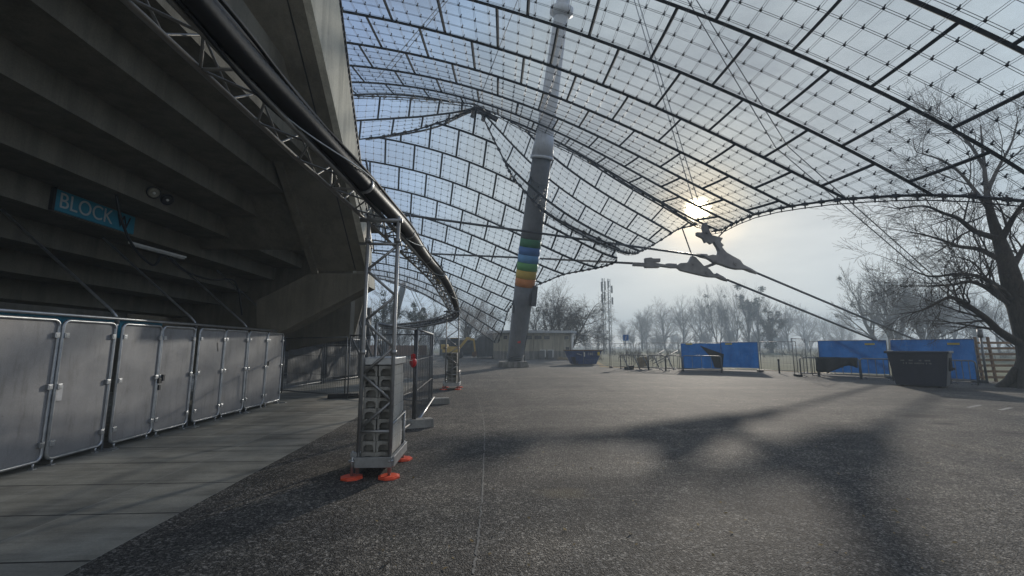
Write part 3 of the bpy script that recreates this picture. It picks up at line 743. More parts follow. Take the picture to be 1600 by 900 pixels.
# sign on the third riser
def on_riser(px, k, py): return atx(px, py, stepx(k) + .03)
sx_ = stepx(3) + .035
q0, q1 = atx(84, 316, sx_), atx(209, 349, sx_)
sg = thing('block_sign', 'blue sign reading BLOCK W fixed to a concrete step', 'sign', (sx_, (q0.y + q1.y) / 2, (q0.z + q1.z) / 2))
ys0, ys1, zc = q0.y, q1.y, (q0.z + q1.z) / 2
mb = MB(); mb.box((sx_, (ys0 + ys1) / 2, zc), (.05, ys1 - ys0, .42)); part(mb, 'sign_board', 'sign_blue', sg, .006)
mb = MB(); mb.box((sx_ - .01, ys0 - .03, zc), (.09, .05, .46)); part(mb, 'sign_edge', 'black_paint', sg)
def text(s, size, loc, mat, name, parent, rot=(R(90), 0, R(90)), ext=.004, sx=1.0):
    cu = bpy.data.curves.new(name, 'FONT'); cu.body = s; cu.size = size; cu.extrude = ext; cu.align_x = 'LEFT'; cu.align_y = 'CENTER'
    tmp = bpy.data.objects.new('lettering', cu); COL.objects.link(tmp)
    me = bpy.data.meshes.new_from_object(tmp.evaluated_get(bpy.context.evaluated_depsgraph_get()))
    bpy.data.objects.remove(tmp); me.materials.clear(); me.materials.append(M[mat])
    o = bpy.data.objects.new(name, me); COL.objects.link(o); o.rotation_euler = rot; o.scale = (sx, 1, 1)
    o.parent = parent; o.location = Vector(loc) - wpos(parent); return o
text('BLOCK', .44, (sx_ + .030, ys0 + .06, zc + .0), 'offwhite', 'lettering', sg, sx=.86)
text('W', .42, (sx_ + .030, ys1 - .50, zc - .01), 'black_ink', 'letter', sg, sx=.85)

# pair of round floodlights, fluorescent batten, loose cables, conduit
fx = stepx(2) + .06
for i, (px, py, lb) in enumerate(((239, 300, 'round floodlight nearer the BLOCK W sign, first of a pair on the step'), (260, 311, 'round floodlight farther along the step, second of a pair with a dark lens'))):
    c = atx(px, py, fx); t = thing('floodlight', lb, 'floodlight', c, 0, 'round floodlights on the concrete step')
    d_ = Vector((.75, -.45, -.5)).normalized()
    mb = MB(); mb.tube([c - d_ * .14, c - d_ * .02, c + d_ * .05], [.06, .125, .135], 14); part(mb, 'housing', 'black_paint', t)
    mb = MB(); mb.tube([c + d_ * .05, c + d_ * .062], [.118, .09], 14); part(mb, 'lens', 'lens' if i == 0 else 'window', t)
    mb = MB(); mb.ball(c + d_ * .07, .03, 8, 6); part(mb, 'bulb', 'white', t)
    mb = MB(); mb.beam(c - d_ * .1, Vector((stepx(2), c.y, c.z + .1)), .03, .05); part(mb, 'arm', 'black_paint', t)
a, b = atx(203, 379, -8.62), atx(289, 402, -8.62)
t = thing('batten_lamp', 'unlit white fluorescent batten under a concrete step', 'lamp', (a + b) / 2)
mb = MB(); mb.beam(a, b, .09, .05); part(mb, 'lamp_body', 'white', t, .006)
mb = MB(); mb.beam(a + (b - a) * .03 - Vector((-.01, 0, .05)), b - (b - a) * .03 - Vector((-.01, 0, .05)), .07, .05); part(mb, 'diffuser', 'lamp_tube', t, .01)
Xc = -7.7
cp = [(-30, 190), (0, 208), (50, 226), (100, 241), (140, 247), (163, 257), (178, 285), (186, 330), (200, 370), (218, 398), (238, 414), (246, 410), (252, 400), (264, 404), (290, 424), (330, 437), (362, 437), (372, 452), (376, 475), (378, 492)]
m_ = MB(); m_.tube(catmull([atx(x, y, Xc) for x, y in cp], 5), .026, 7)
solo(m_, 'loose_cable', 'black_rubber', 'thick black power cable sagging across the sign and steps', 'cable', atx(163, 257, Xc))
m_ = MB(); m_.tube([atx(-20, 180, -8.4), atx(38, 203, -8.4), atx(120, 238, -8.4), atx(230, 286, -8.4)], .012, 6)
solo(m_, 'conduit', 'galv_dark', 'thin grey conduit running along a concrete step', 'conduit', atx(38, 203, -8.4))
# ================================================================== hoarding along the walkway
HX, HG = -6.30, 'silver hoarding panels along the walkway'
def rrect(y0, y1, z0, z1, r, x, n=5):
    P = []
    for (cy, cz, a0) in ((y1 - r, z1 - r, 0), (y0 + r, z1 - r, 90), (y0 + r, z0 + r, 180), (y1 - r, z0 + r, 270)):
        for k in range(n + 1):
            a = R(a0 + 90 * k / n); P.append(Vector((x, cy + r * math.cos(a), cz + r * math.sin(a))))
    return P + [P[0]]
def make_panel(label):
    t = thing('hoarding_panel', label, 'hoarding panel', (0, 0, 0), 0, HG)
    m = MB(); m.tube(rrect(-.46, .46, .10, 2.08, .09, 0), .024, 8, False); m.build('frame', 'galv', t)
    m = MB(); m.box((-.012, 0, 1.09), (.012, .89, 1.94)); m.build('sheet', 'sheet', t)
    for y in (-.42, .42):
        for z in (.32, 1.12, 1.86):
            m = MB(); m.box((.012, y, z), (.05, .075, .075)); m.box((.03, y, z), (.02, .05, .05)); m.build('clip', 'galv', t, .004)
    for y in (-.36, .36):
        m = MB(); m.tube([(0, y, .085), (0, y, .012)], .016, 6); m.box((0, y, .012), (.07, .06, .016)); m.build('foot', 'galv', t)
    return t
PL = ['nearest grey hoarding panel, cut off by the left edge of the picture',
      'grey hoarding panel with a clear tape patch on its left edge',
      'third grey hoarding panel from the left, between two strutted posts',
      'grey hoarding panel with the black padlock latch on its left edge',
      'grey hoarding panel with a small scratch near its top right, fifth from the left',
      'sixth grey hoarding panel from the left along the walkway',
      'seventh grey hoarding panel, next to last before the mesh fence',
      'last and smallest looking grey hoarding panel, beside the mesh fence']
pan0 = make_panel(PL[0]); PY = [5.22 + i for i in range(0)] ; post_y = [5.7, 7.7, 9.7, 11.7, 13.7]
ys_p = []
for i in range(4): ys_p += [post_y[i] + .52, post_y[i] + 1.48]
pans = []
rr_ = random.Random(5)
for i, y in enumerate(ys_p):
    o = pan0 if i == 0 else dup(pan0, label=PL[i])
    o.location = (HX + rr_.uniform(-.012, .012), y, 0); o.rotation_euler = (0, 0, R(rr_.uniform(-1.8, 1.8))); pans.append(o)
m = MB(); m.box((.012, -.40, 1.02), (.004, .10, .22)); m.build('tape_patch', 'tape', pans[1])
m = MB(); m.box((.03, -.46, 1.05), (.06, .09, .10)); m.box((.05, -.40, 1.10), (.05, .05, .12)); m.box((.035, -.44, .92), (.02, .05, .10)); m.build('latch', 'black_paint', pans[3], .006)
m = MB(); m.beam((.003, .20, 1.78), (.003, .24, 1.58), .010, .004); m.build('scratch', 'black_ink', pans[4])
m = MB(); m.box((.03, -.40, 1.2), (.03, .05, .14)); m.build('latch', 'black_paint', pans[7], .005)
PO = ['strutted steel post at the left edge holding the nearest hoarding panel', 'strutted steel post between second and third hoarding panel',
      'strutted steel post right of the padlocked hoarding panel', 'strutted steel post between sixth and seventh hoarding panel', 'last strutted steel post at the far end of the hoarding']
t = thing('strut_post', PO[0], 'post', (0, 0, 0), 0, 'bent steel posts of the hoarding')
m = MB(); arc = [Vector((0, 0, z)) for z in (.02, 1.0, 2.12)] + [Vector((-.03, 0, 2.22)), Vector((-.12, 0, 2.32))] + [Vector((-2.15, 0, 4.06))]
m.tube(arc, .024, 8); m.build('pole', 'galv', t)
m = MB(); m.box((.06, 0, .012), (.34, .14, .02)); m.build('base_plate', 'galv', t)
m = MB(); m.tube([(0, 0, 2.08), (0, 0, 2.2)], .034, 8); m.build('clamp', 'galv_dark', t)
for i, y in enumerate(post_y):
    o = t if i == 0 else dup(t, label=PO[i]); o.location = (HX - .045, y, 0)
m = MB(); m.tube([(HX - .01, 3.0, 2.155), (HX - .01, 8.0, 2.165), (HX - .01, 13.78, 2.155)], .025, 8)
solo(m, 'top_rail', 'galv', 'long steel tube running along the top of the hoarding panels', 'rail', (HX, 8, 2.16))
m = MB(); m.box((HX - .5, 6.6, 2.02), (.02, 5.5, .34)); m.box((HX - .44, 6.6, 2.2), (.1, 5.5, .02))
solo(m, 'backing_sheet', 'sign_blue', 'dull blue sheet showing behind the rail of the nearest hoarding panels', 'sheet', (HX - .5, 6.6, 2))

# ================================================================== mesh fences and their feet
def mesh_fence(name, label, p0, p1, h=2.0, tarp=None, cat='mesh fence', group=None, lift=.10, step=.16, hstep=.28, mat='galv_dark', rt=.021, wr=.0045, tarp_in=(0, 0, 0, 0)):
    p0, p1 = Vector(p0), Vector(p1); t = thing(name, label, cat, (p0 + p1) / 2, 0, group); d = p1 - p0; L = d.length; d /= L
    z = Vector((0, 0, 1))
    m = MB()
    m.tube([p0, p0 + z * h], rt, 7); m.tube([p1, p1 + z * h], rt, 7)
    m.tube([p0 + z * h, p1 + z * h], rt * .9, 7); m.tube([p0 + z * lift, p1 + z * lift], rt * .9, 7)
    part(m, 'frame', mat, t)
    m = MB(); k = max(2, int(L / step))
    for i in range(1, k): q = p0 + d * (L * i / k); m.tube([q + z * lift, q + z * h], wr, 3, False)
    k = max(2, int((h - lift) / hstep))
    for i in range(1, k): q = z * (lift + (h - lift) * i / k); m.tube([p0 + q, p1 + q], wr * 1.3, 3, False)
    part(m, 'wire_mesh', mat, t)
    if tarp:
        nx, nz = 26, 8; V, F = [], []; rnd = random.Random(int(L * 977)); sd = Vector((-d.y, d.x, 0))
        if (sd.y > 0): sd = -sd
        a0, a1, b0, b1 = tarp_in
        for i in range(nx + 1):
            for j in range(nz + 1):
                w = (rnd.random() - .5) * .045 + .045 * math.sin(i * .9 + .6 * math.sin(j * .8)) + .03 * math.sin(j * 1.4 + i * .35)
                w *= .35 if tarp == 'grey_tarp' else 1
                V.append(p0 + d * (L * (a0 + (1 - a0 - a1) * i / nx)) + z * (lift + .02 + b0 + (h - .03 - lift - b0 - b1) * j / nz) + sd * (.06 + w))
        for i in range(nx):
            for j in range(nz): a = i * (nz + 1) + j; F.append((a, a + nz + 1, a + nz + 2, a + 1))
        m = MB(); m.add(V, F, True); o = part(m, 'tarpaulin', tarp, t)
    return t
def foot(label, p, rz=0, mat='concrete_block', size=(.70, .23, .14), group='fence feet'):
    m = MB(); m.box((0, 0, size[2] / 2), size, taper=(1.04, 1.08))
    m.box((size[0] * .22, 0, size[2] + .004), (.05, .05, .012)); m.box((-size[0] * .22, 0, size[2] + .004), (.05, .05, .012))
    o = m.build('fence_foot', mat, None, .014); o.location = p; o.rotation_euler = (0, 0, rz)
    return tag(o, label, 'fence foot', group)
# dark fence with debris sheet under the stand
fa, fb = gp(452, 604), gp(531, 594)
fa2 = Vector((-7.75, 18.9, 0)); fb1 = Vector((-7.35, 21.4, 0)); fb2 = Vector((-6.9, 24.2, 0)); fc = Vector((-5.9, 25.8, 0))
mesh_fence('mesh_fence', 'dark mesh fence panel with crumpled grey sheet right behind the hoarding', fa2 + Vector((-.15, -1.6, 0)), fa2 + Vector((.15, 1.5, 0)), 2.05, 'grey_tarp', hstep=.25, group='mesh fences under the stand', tarp_in=(.05, .05, .12, .35), rt=.024, wr=.006)
mesh_fence('mesh_fence', 'second dark mesh fence panel with grey sheet deeper under the stand', fa2 + Vector((.22, 1.6, 0)), fb2 + Vector((0, -.6, 0)), 2.05, 'grey_tarp', hstep=.25, group='mesh fences under the stand', tarp_in=(.03, .05, .12, .35), rt=.024, wr=.006)
mesh_fence('mesh_fence', 'short bare mesh fence panel bending away under the far raker', fb2 + Vector((.05, -.5, 0)), fc, 2.05, None, hstep=.25, group='mesh fences under the stand', rt=.024, wr=.006)
mesh_fence('mesh_fence', 'bare mesh fence panel lying across the end of the slabs', Vector((-7.6, 16.6, 0)), Vector((-4.72, 14.75, 0)), 2.0, None, group='mesh fences under the stand', step=.09, hstep=.5, rt=.024)
foot('black rubber foot under the lone fence post on the slabs', (-4.75, 14.8, 0), R(8), 'black_rubber', (.95, .26, .15))
# fence returning past the near tower
q1, q2 = gp(648, 668), gp(674, 631)
f1 = mesh_fence('mesh_fence', 'mesh fence panel running back beside the near scaffold tower', q1, q2, 2.06, None, step=.12, hstep=.5, group='mesh fences by the tower', rt=.026)
m = MB(); m.tube([q1 + Vector((.06, 0, .12)), q2 + Vector((.08, -.1, .5)) - Vector((0, 0, .3))], .022, 7); m.tube([q2 + Vector((.0, 0, .1)), q2 + Vector((.0, 0, .4))], .022, 6)
part(m, 'brace', 'galv', f1)
m = MB(); m.box(q1 + Vector((-.1, .6, 1.72)), (.02, .30, .16)); part(m, 'tag', 'yellow', f1)
mesh_fence('mesh_fence', 'bare mesh fence panel crossing behind the near scaffold tower', Vector((-4.60, 14.70, 0)), Vector((-1.72, 13.0, 0)), 2.06, None, step=.09, hstep=.55, group='mesh fences by the tower', rt=.024)
f3_ = mesh_fence('mesh_fence', 'mesh fence panel joining the near tower to the strip of fence feet', q1 + Vector((-.05, .05, 0)), Vector((-1.78, 6.95, 0)) , 2.06, None, step=.11, hstep=.5, group='mesh fences by the tower', rt=.024)
foot('concrete fence foot with two pegs right of the near scaffold tower', q1 + Vector((.05, .05, 0)), R(20), 'concrete_block', (.62, .26, .17))
foot('concrete fence foot at the far end of the fence beside the tower', q2 + Vector((.12, 0, 0)), R(10), 'concrete_block', (.8, .26, .17))
c = gp(645, 650) ; c = at(645.5, 566, 9.4)
m = MB(); m.ball(c, .10, 12, 9, (.75, .75, 1.15)); m.tube([c + Vector((0, 0, .09)), c + Vector((0, 0, .18))], [.05, .03], 10); m.box(c + Vector((0, -.02, .14)), (.09, .05, .05))
solo(m, 'warning_bag', 'red', 'small bright red bag hanging on the mesh fence', 'bag', c)

# ================================================================== scaffold towers, ballast, truss
def make_tower(name, label, base, H, w, dpt, nb, group):
    t = thing(name, label, 'scaffold tower', base, 0, group); hx, hy = w / 2, dpt / 2
    legs = [(-hx, -hy), (hx, -hy), (hx, hy), (-hx, hy)]
    for (x, y) in legs:
        top = H if y < 0 else .72
        m = MB(); m.tube([(x, y, .06), (x, y, top)], .027 if y < 0 else .022, 9)
        if y < 0:
            for z in (1.62, H - .35): m.tube([(x, y, z - .03), (x, y, z + .03)], .042, 9)
        lg = m.build('leg', 'alu', t)
        jx = x - (.07 if x < 0 else 0); m = MB(); m.tube([(jx, y, .02), (jx, y, .34)], .020, 8); m.tube([(jx, y, .20), (jx, y, .225)], .05, 8); m.box((jx, y, .02), (.14, .14, .015)); m.build('jack_screw', 'galv', lg)
        if x < 0: m = MB(); m.beam((jx - .02, y, .30), (x + .02, y, .30), .05, .05); m.build('jack_bracket', 'galv', lg)
    a, b = legs[0], legs[1]; z0, z1 = .62, H - .42; dz = (z1 - z0) / nb
    for q in range(nb):
        A, B = (a, b) if q % 2 == 0 else (b, a)
        m = MB(); m.tube([(A[0], A[1] + .004, z0 + q * dz), (B[0], B[1] + .004, z0 + (q + 1) * dz)], .019, 7); m.build('brace', 'alu', t)
    for z, r_ in ((H - .40, .022), (H - .06, .030), (.585, .02)):
        m = MB(); m.tube([(a[0] - (.12 if z > 3 else 0), a[1] - .003, z), (b[0] + (.06 if z > 3 else 0), b[1] - .003, z)], r_, 7); m.build('ledger', 'alu', t)
    m = MB(); m.beam((-hx, hy + .004, .66), (hx, hy + .004, .66), .03, .03); m.build('rear_tie', 'alu', t)
    for x in (-hx, hx):
        m = MB(); m.tube([(x, -hy, .66), (x, hy, .70)], .016, 6); m.build('side_tie', 'alu', t)
    m = MB()
    m.beam((-hx - .03, -hy - .02, .20), (hx + .03, -hy - .02, .20), .05, .13); m.beam((-hx - .03, hy + .02, .20), (hx + .03, hy + .02, .20), .05, .13)
    m.beam((hx + .035, -hy, .20), (hx + .035, hy, .20), .05, .13); m.beam((-hx - .035, -hy, .20), (-hx - .035, hy, .20), .05, .13); m.box((0, 0, .155), (w, dpt, .02))
    m.build('ballast_tray', 'galv', t, .005)
    return t
def make_block(label, group, loc, rz=0):
    L, w, h = .80, .186, .139
    m = MB(); y0 = -L / 2
    # hollow handhold in the near end
    o = [(-w / 2, 0), (w / 2, 0), (w / 2, h), (-w / 2, h)]; i_ = [(-.068, .0), (.068, .0), (.068, .068), (.045, .092), (-.045, .092), (-.068, .068)]
    m.box((0, .05, h / 2), (w, L - .10, h))
    prof_ = [(-w / 2, 0), (-.066, 0), (-.066, .060), (-.040, .092), (.040, .092), (.066, .060), (.066, 0), (w / 2, 0), (w / 2, h), (-w / 2, h)]
    m.prism([(x, y0, z) for x, z in prof_], (0, .10, 0))
    ob = m.build('ballast_block', 'concrete_block', None, .004); ob.location = loc; ob.rotation_euler = (0, 0, rz)
    return tag(ob, label, 'concrete block', group)
TW = [('near', Vector((-1.487, 6.41, 0)), .41, .90, 3.52, 7), ('far', Vector((-1.44, 17.9, 0)), .50, .9, 3.15, 6)]
ords = ['lowest', 'second', 'third', 'fourth', 'fifth', 'sixth', 'seventh', 'eighth', 'top']
for nm, b, w, dp, H, nb in TW:
    make_tower('scaffold_tower', 'tall aluminium scaffold tower with orange pads nearest the camera' if nm == 'near' else 'smaller looking scaffold tower farther along the plaza', b, H, w, dp, nb, 'scaffold towers carrying the truss')
    blk = None; rb = random.Random(11)
    for c_, sx in (('left', -.097), ('right', .097)):
        for k in range(9):
            lb = '%s grey ballast block of the %s column in the %s scaffold tower' % (ords[k], c_, nm)
            lc = b + Vector((sx + rb.uniform(-.006, .006), rb.uniform(-.012, .012), .167 + k * .1415))
            if blk is None: blk = make_block(lb, 'ballast blocks in the %s tower' % nm, lc)
            else:
                o = dup(blk, label=lb); o.location = lc; o.rotation_euler = (0, 0, R(rb.uniform(-1.2, 1.2)))
    if nm == 'near':
        m = MB(); m.box((0, 0, 0), (.42, .84, .10)); o = solo(m, 'cover_plate', 'galv', 'grey steel cover plate lying on the ballast of the near tower', 'plate', b + Vector((0, 0, 0)), None, .01)
        o.location = b + Vector((0, 0, .167 + 9 * .1415 + .055)); o.data.transform(Matrix.Translation(b))
    for (sx, sy, wd) in ((-1, -1, 'front left'), (1, -1, 'front right'), (1, 1, 'back right'), (-1, 1, 'back left')):
        m = MB(); n_ = 8
        m.prism([(.145 * math.cos(R(22.5 + 45 * i)), .145 * math.sin(R(22.5 + 45 * i)), 0) for i in range(n_)], (0, 0, .022))
        m.prism([(.115 * math.cos(R(22.5 + 45 * i)), .115 * math.sin(R(22.5 + 45 * i)), .022) for i in range(n_)], (0, 0, .008))
        o = m.build('base_pad', 'red_plastic'); o.location = b + Vector((sx * w / 2 - (.07 if sx < 0 else 0), sy * dp / 2, 0.001)); o.rotation_euler = (0, 0, R(20 * sx + 7 * sy))
        tag(o, 'orange base pad under the %s leg of the %s scaffold tower' % (wd, nm), 'base pad', 'orange base pads')
# box truss and the hose on top of it
tr_c = [(-2.34, 1.2, 4.14), (-2.17, 2.6, 4.02), (-1.93, 4.2, 3.84), (-1.66, 6.2, 3.68), (-1.62, 9.0, 3.72), (-1.56, 13.0, 3.72), (-1.50, 17.4, 3.32), (-1.62, 19.4, 3.12), (-2.6, 22.5, 3.02), (-4.6, 26.0, 2.95), (-7.5, 29.5, 2.9)]
tp = catmull([Vector(p) for p in tr_c], 8)
tr = thing('lattice_truss', 'long aluminium lattice truss carried by scaffold towers and curving away to the left', 'truss', (-1.6, 9, 3.7))
def offset(path, ox, oz):
    out = []
    for i, p in enumerate(path):
        d = path[min(i + 1, len(path) - 1)] - path[max(i - 1, 0)]; d.z = 0; d.normalize(); s_ = Vector((d.y, -d.x, 0)); out.append(p + s_ * ox + Vector((0, 0, oz)))
    return out
hw = .145
ch = [offset(tp, -hw, -hw), offset(tp, hw, -hw), offset(tp, hw, hw), offset(tp, -hw, hw)]
for c_ in ch:
    m = MB(); m.tube(c_, .025, 8); part(m, 'chord', 'truss_alu', tr)
def along(path, s):
    for a, b in zip(path[:-1], path[1:]):
        L = (b - a).length
        if s <= L: return a + (b - a) * (s / L)
        s -= L
    return path[-1]
Ltot = sum((b - a).length for a, b in zip(tp[:-1], tp[1:]))
m = MB(); nz = int(Ltot / .33)
for f_ in range(4):
    A, B = ch[f_], ch[(f_ + 1) % 4]
    LA = sum((b - a).length for a, b in zip(A[:-1], A[1:])); LB = sum((b - a).length for a, b in zip(B[:-1], B[1:]))
    for k in range(nz):
        p, q = (A, B) if k % 2 == 0 else (B, A); lp, lq = (LA, LB) if k % 2 == 0 else (LB, LA)
        m.tube([along(p, lp * k / nz), along(q, lq * (k + 1) / nz)], .011, 6, False)
    for k in range(0, nz, 6): m.tube([along(A, LA * k / nz), along(B, LB * k / nz)], .013, 6, False)
part(m, 'lacing', 'truss_alu', tr)
hp = offset(tp, .215, -.035)
for i, p in enumerate(hp): p.z += .02 * math.sin(i * .5); p.x += .02 * math.sin(i * .33)
# ribbed hose
m = MB(); Lh = sum((b - a).length for a, b in zip(hp[:-1], hp[1:])); pts, rad = [], []
k = int(16 / .035)
for i in range(k + 1): pts.append(along(hp, i * .035)); rad.append(.100 if i % 2 else .092)
for i in range(1, int((Lh - 16) / .3)): pts.append(along(hp, 16 + i * .3)); rad.append(.096)
m.tube(pts, rad, 14)
ho = thing('cable_hose', 'thick black ribbed hose strapped along the top of the lattice truss', 'hose', hp[30])
part(m, 'hose', 'hose', ho)
m = MB()
for s_, ox, oz, r_ in ((0, -.02, .15, .035), (1, .075, .085, .018), (2, -.05, -.115, .014)):
    q = offset(hp, ox, oz); q = [p + Vector((.015 * math.sin(i * .7 + s_), 0, .02 * math.sin(i * .55 + 2 * s_))) for i, p in enumerate(q)]; m.tube(q, r_, 8)
part(m, 'side_cables', 'black_rubber', ho)
for s_ in (4.1, 6.3, 8.6, 11.0, 13.5, 16.0):
    p, q = along(hp, s_ - .025), along(hp, s_ + .025); m = MB(); m.tube([p, q], .108, 14); d = (q - p).normalized()
    m.beam(p + Vector((.06, 0, .08)), p + Vector((.02, -.05, .30)), .03, .012); part(m, 'strap', 'galv', ho)
w1 = [along(hp, s_) + Vector((.12 * math.cos(s_ * 1.7), 0, .12 * math.sin(s_ * 1.7))) for s_ in np.arange(2, 17, .15)]
m = MB(); m.tube(w1, .008, 5); part(m, 'thin_wire', 'offwhite', ho)
c = at(687, 433, 13.6); m = MB(); m.beam(c + Vector((-.16, -.7, .08)), c + Vector((-.10, .8, -.1)), .10, .05); solo(m, 'strip_light', 'yellow', 'yellow strip of material tied under the far end of the truss', 'strip', c)
# dark raking rods behind the near tower
for i, (a, b, lb) in enumerate((((552, 440, 21.5), (596, 556, 21.0), 'upper dark raking rod seen through the near scaffold tower'), ((560, 500, 22.5), (582, 560, 22.4), 'middle dark raking rod low behind the near scaffold tower'), ((546, 520, 22.5), (566, 562, 22.6), 'lowest dark raking rod left of the near scaffold tower'))):
    A, B = at(*a), at(*b); m = MB(); m.tube([A, B + (B - A) * .04], .05, 8); solo(m, 'raking_rod', 'galv_dark', lb, 'rod', B, 'raking rods behind the tower')
# ================================================================== the mast and its cables
MBASE = gp(804, 570); MBASE = Vector((2.2, 36.4, .42))
tipd = at(880, 0, 27.9); mdir = (tipd - MBASE).normalized()
mt = thing('roof_mast', 'huge grey leaning steel mast with rainbow bands holding the roof', 'mast', (MBASE.x, MBASE.y, 0))
Lm = 40.0
def mr(s): # spindle
    return float(np.interp(s, [0, .5, 4, 9, 14, 20, 27, 34, 40], [.60, .66, .76, .86, .80, .66, .50, .38, .3]))
def mpt(s): return MBASE + mdir * s
def s_at(py):
    lo, hi = 0., 40.
    for _ in range(50):
        mid = (lo + hi) / 2; P = np.array(mpt(mid)) - np.array([0, 0, EYE]); y = 450 - FPX * (P @ _u) / (P @ _f)
        lo, hi = (mid, hi) if y > py else (lo, mid)
    return lo
BANDS = [(446, 430, 'band_orange'), (430, 411.5, 'band_yellow'), (411.5, 400.5, 'band_green'), (400.5, 386, 'band_light_blue'), (386, 374.5, 'band_blue'), (374.5, 362, 'band_green_dark')]
BANDS = [(447, 434.5, 'band_orange'), (434.5, 422, 'band_yellow'), (422, 410, 'band_green'), (410, 398, 'band_light_blue'), (398, 386, 'band_blue'), (386, 373.5, 'band_green_dark')]
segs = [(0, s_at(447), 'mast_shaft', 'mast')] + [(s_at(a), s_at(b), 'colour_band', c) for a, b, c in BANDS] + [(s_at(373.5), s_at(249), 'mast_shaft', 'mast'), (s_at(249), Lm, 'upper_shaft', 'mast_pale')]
for a, b, nm, mat in segs:
    m = MB(); k = max(2, int((b - a) / 1.2) + 1); ss = np.linspace(a, b, k + 1); m.tube([mpt(s) for s in ss], [mr(s) + (.004 if nm == 'colour_band' else 0) for s in ss], 28)
    part(m, nm, mat, mt)
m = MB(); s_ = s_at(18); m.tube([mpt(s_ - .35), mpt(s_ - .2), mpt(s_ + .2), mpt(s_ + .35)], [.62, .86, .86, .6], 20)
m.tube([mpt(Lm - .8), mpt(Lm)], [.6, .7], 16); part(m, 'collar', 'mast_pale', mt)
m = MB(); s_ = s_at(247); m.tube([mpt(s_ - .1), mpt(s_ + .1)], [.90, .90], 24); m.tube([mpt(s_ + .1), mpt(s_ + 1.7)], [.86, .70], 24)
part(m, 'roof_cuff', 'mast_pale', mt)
m = MB()
for s_ in (2.5, 5.2, 13.0): m.tube([mpt(s_ - .02), mpt(s_ + .02)], mr(s_) + .012, 28)
part(m, 'weld_seams', 'mast', mt)
P0 = mpt(s_at(465)); m = MB(); m.beam(P0 + Vector((.78, -.45, -.75)), P0 + Vector((.93, -.55, .85)), .42, .55, (0, 1, 0)); part(m, 'cabinet', 'mast_box', mt, .02)
P0 = mpt(s_at(480)); m = MB(); m.beam(P0 + Vector((-.74, -.3, -.5)), P0 + Vector((-.66, -.35, .6)), .16, .25, (0, 1, 0)); part(m, 'small_box', 'mast_box', mt, .02)
P0 = mpt(s_at(533)); m = MB(); m.box(P0 + Vector((.1, -.70, 0)), (.26, .05, .34)); part(m, 'red_plate', 'red', mt, .01)
m = MB(); P0 = MBASE
for k in range(3): m.tube([mpt(.25 + .16 * k), mpt(.30 + .16 * k)], .72, 20)
m.tube([mpt(.0) + Vector((.8, -.3, -.3)), mpt(.0) + Vector((.85, -.3, .9)), mpt(.0) + Vector((.6, -.3, 1.2))], .04, 7); m.tube([mpt(1.0) + Vector((.70, -.2, 0)), mpt(9) + Vector((.80, -.2, 0))], .035, 6)
part(m, 'cable_rings', 'galv_dark', mt)
m = MB(); m.box((MBASE.x - .15, MBASE.y, .22), (2.3, 2.2, .46), taper=(1.12, 1.12)); part(m, 'plinth', 'concrete_base', mt, .04)
m = MB(); m.tube([MBASE - mdir * .35, MBASE + mdir * .05], [.7, .62], 16); part(m, 'hinge_shoe', 'cast', mt)

def cable(pts, r, label, name='tie_cable', mat='cable', group=None, sag=0):
    P = [Vector(p) for p in pts]
    if sag and len(P) == 2:
        a, b = P; P = [a + (b - a) * (k / 12) - Vector((0, 0, sag * 4 * (k / 12) * (1 - k / 12))) for k in range(13)]
    m = MB(); m.tube(P, r, 8); return solo(m, name, mat, label, 'cable', P[0], group)
TOP = mpt(38.5)
nodeA = at(1112, 352, 31.6)
# cast nodes joining the tie cables: outlines given at real distance, with thickness
def casting(label, polys, Y, th, name='cable_node'):
    c = at(sum(p[0] for p in polys[0]) / len(polys[0]), sum(p[1] for p in polys[0]) / len(polys[0]), Y)
    t = thing(name, label, 'steel casting', c)
    for i, (pn, poly, dy, tk) in enumerate([(('clevis', 'link_plate', 'saddle', 'lug')[min(q, 3)], po, 0, 1) for q, po in enumerate(polys)]):
        y0 = Y + (.05 * i)
        m = MB(); m.prism([at(px, py, y0) for px, py in poly], (0, th * (1 - .12 * i), 0)); part(m, pn, 'cast', t, .03)
    return t
def z6(L): return [(960 + x / 5, 290 + y / 5) for x, y in L]
nA = casting('upper steel cable node hanging below the sun where the ties meet',
        [z6([(705, 552), (770, 538), (815, 545), (822, 508), (812, 482), (840, 478), (880, 520), (920, 545), (985, 580), (1010, 615), (1055, 652), (960, 652), (905, 640), (830, 613), (790, 604), (748, 575)]),
         z6([(780, 440), (812, 425), (846, 480), (862, 508), (820, 512), (806, 480)]),
         z6([(645, 362), (700, 366), (690, 320), (700, 290), (726, 290), (742, 345), (765, 385), (850, 408), (832, 440), (858, 465), (845, 476), (800, 450), (780, 442), (757, 456), (733, 438), (712, 446), (696, 412), (646, 386)]),
         z6([(928, 598), (950, 580), (975, 590), (980, 620), (955, 640), (930, 625)])], 31.0, .40)
nB = casting('lower steel cable node left of the upper one, under its slanting link',
        [z6([(435, 622), (500, 618), (520, 604), (582, 600), (600, 570), (610, 546), (640, 560), (700, 625), (745, 650), (775, 685), (826, 716), (740, 712), (640, 690), (525, 662), (500, 642), (436, 640)]),
         z6([(690, 632), (795, 594), (812, 610), (700, 654)]), z6([(705, 668), (728, 650), (752, 660), (756, 684), (734, 698), (710, 690)])], 31.3, .38)
nC = casting('small steel cable clamp at the tip of the far canopy', [z6([(150, 598), (240, 602), (300, 598), (440, 622), (440, 640), (355, 628), (355, 640), (245, 640), (240, 628), (150, 624)]), z6([(240, 565), (290, 560), (303, 568), (362, 568), (360, 596), (300, 598), (303, 622), (242, 618)])], 31.1, .35, 'cable_clamp')
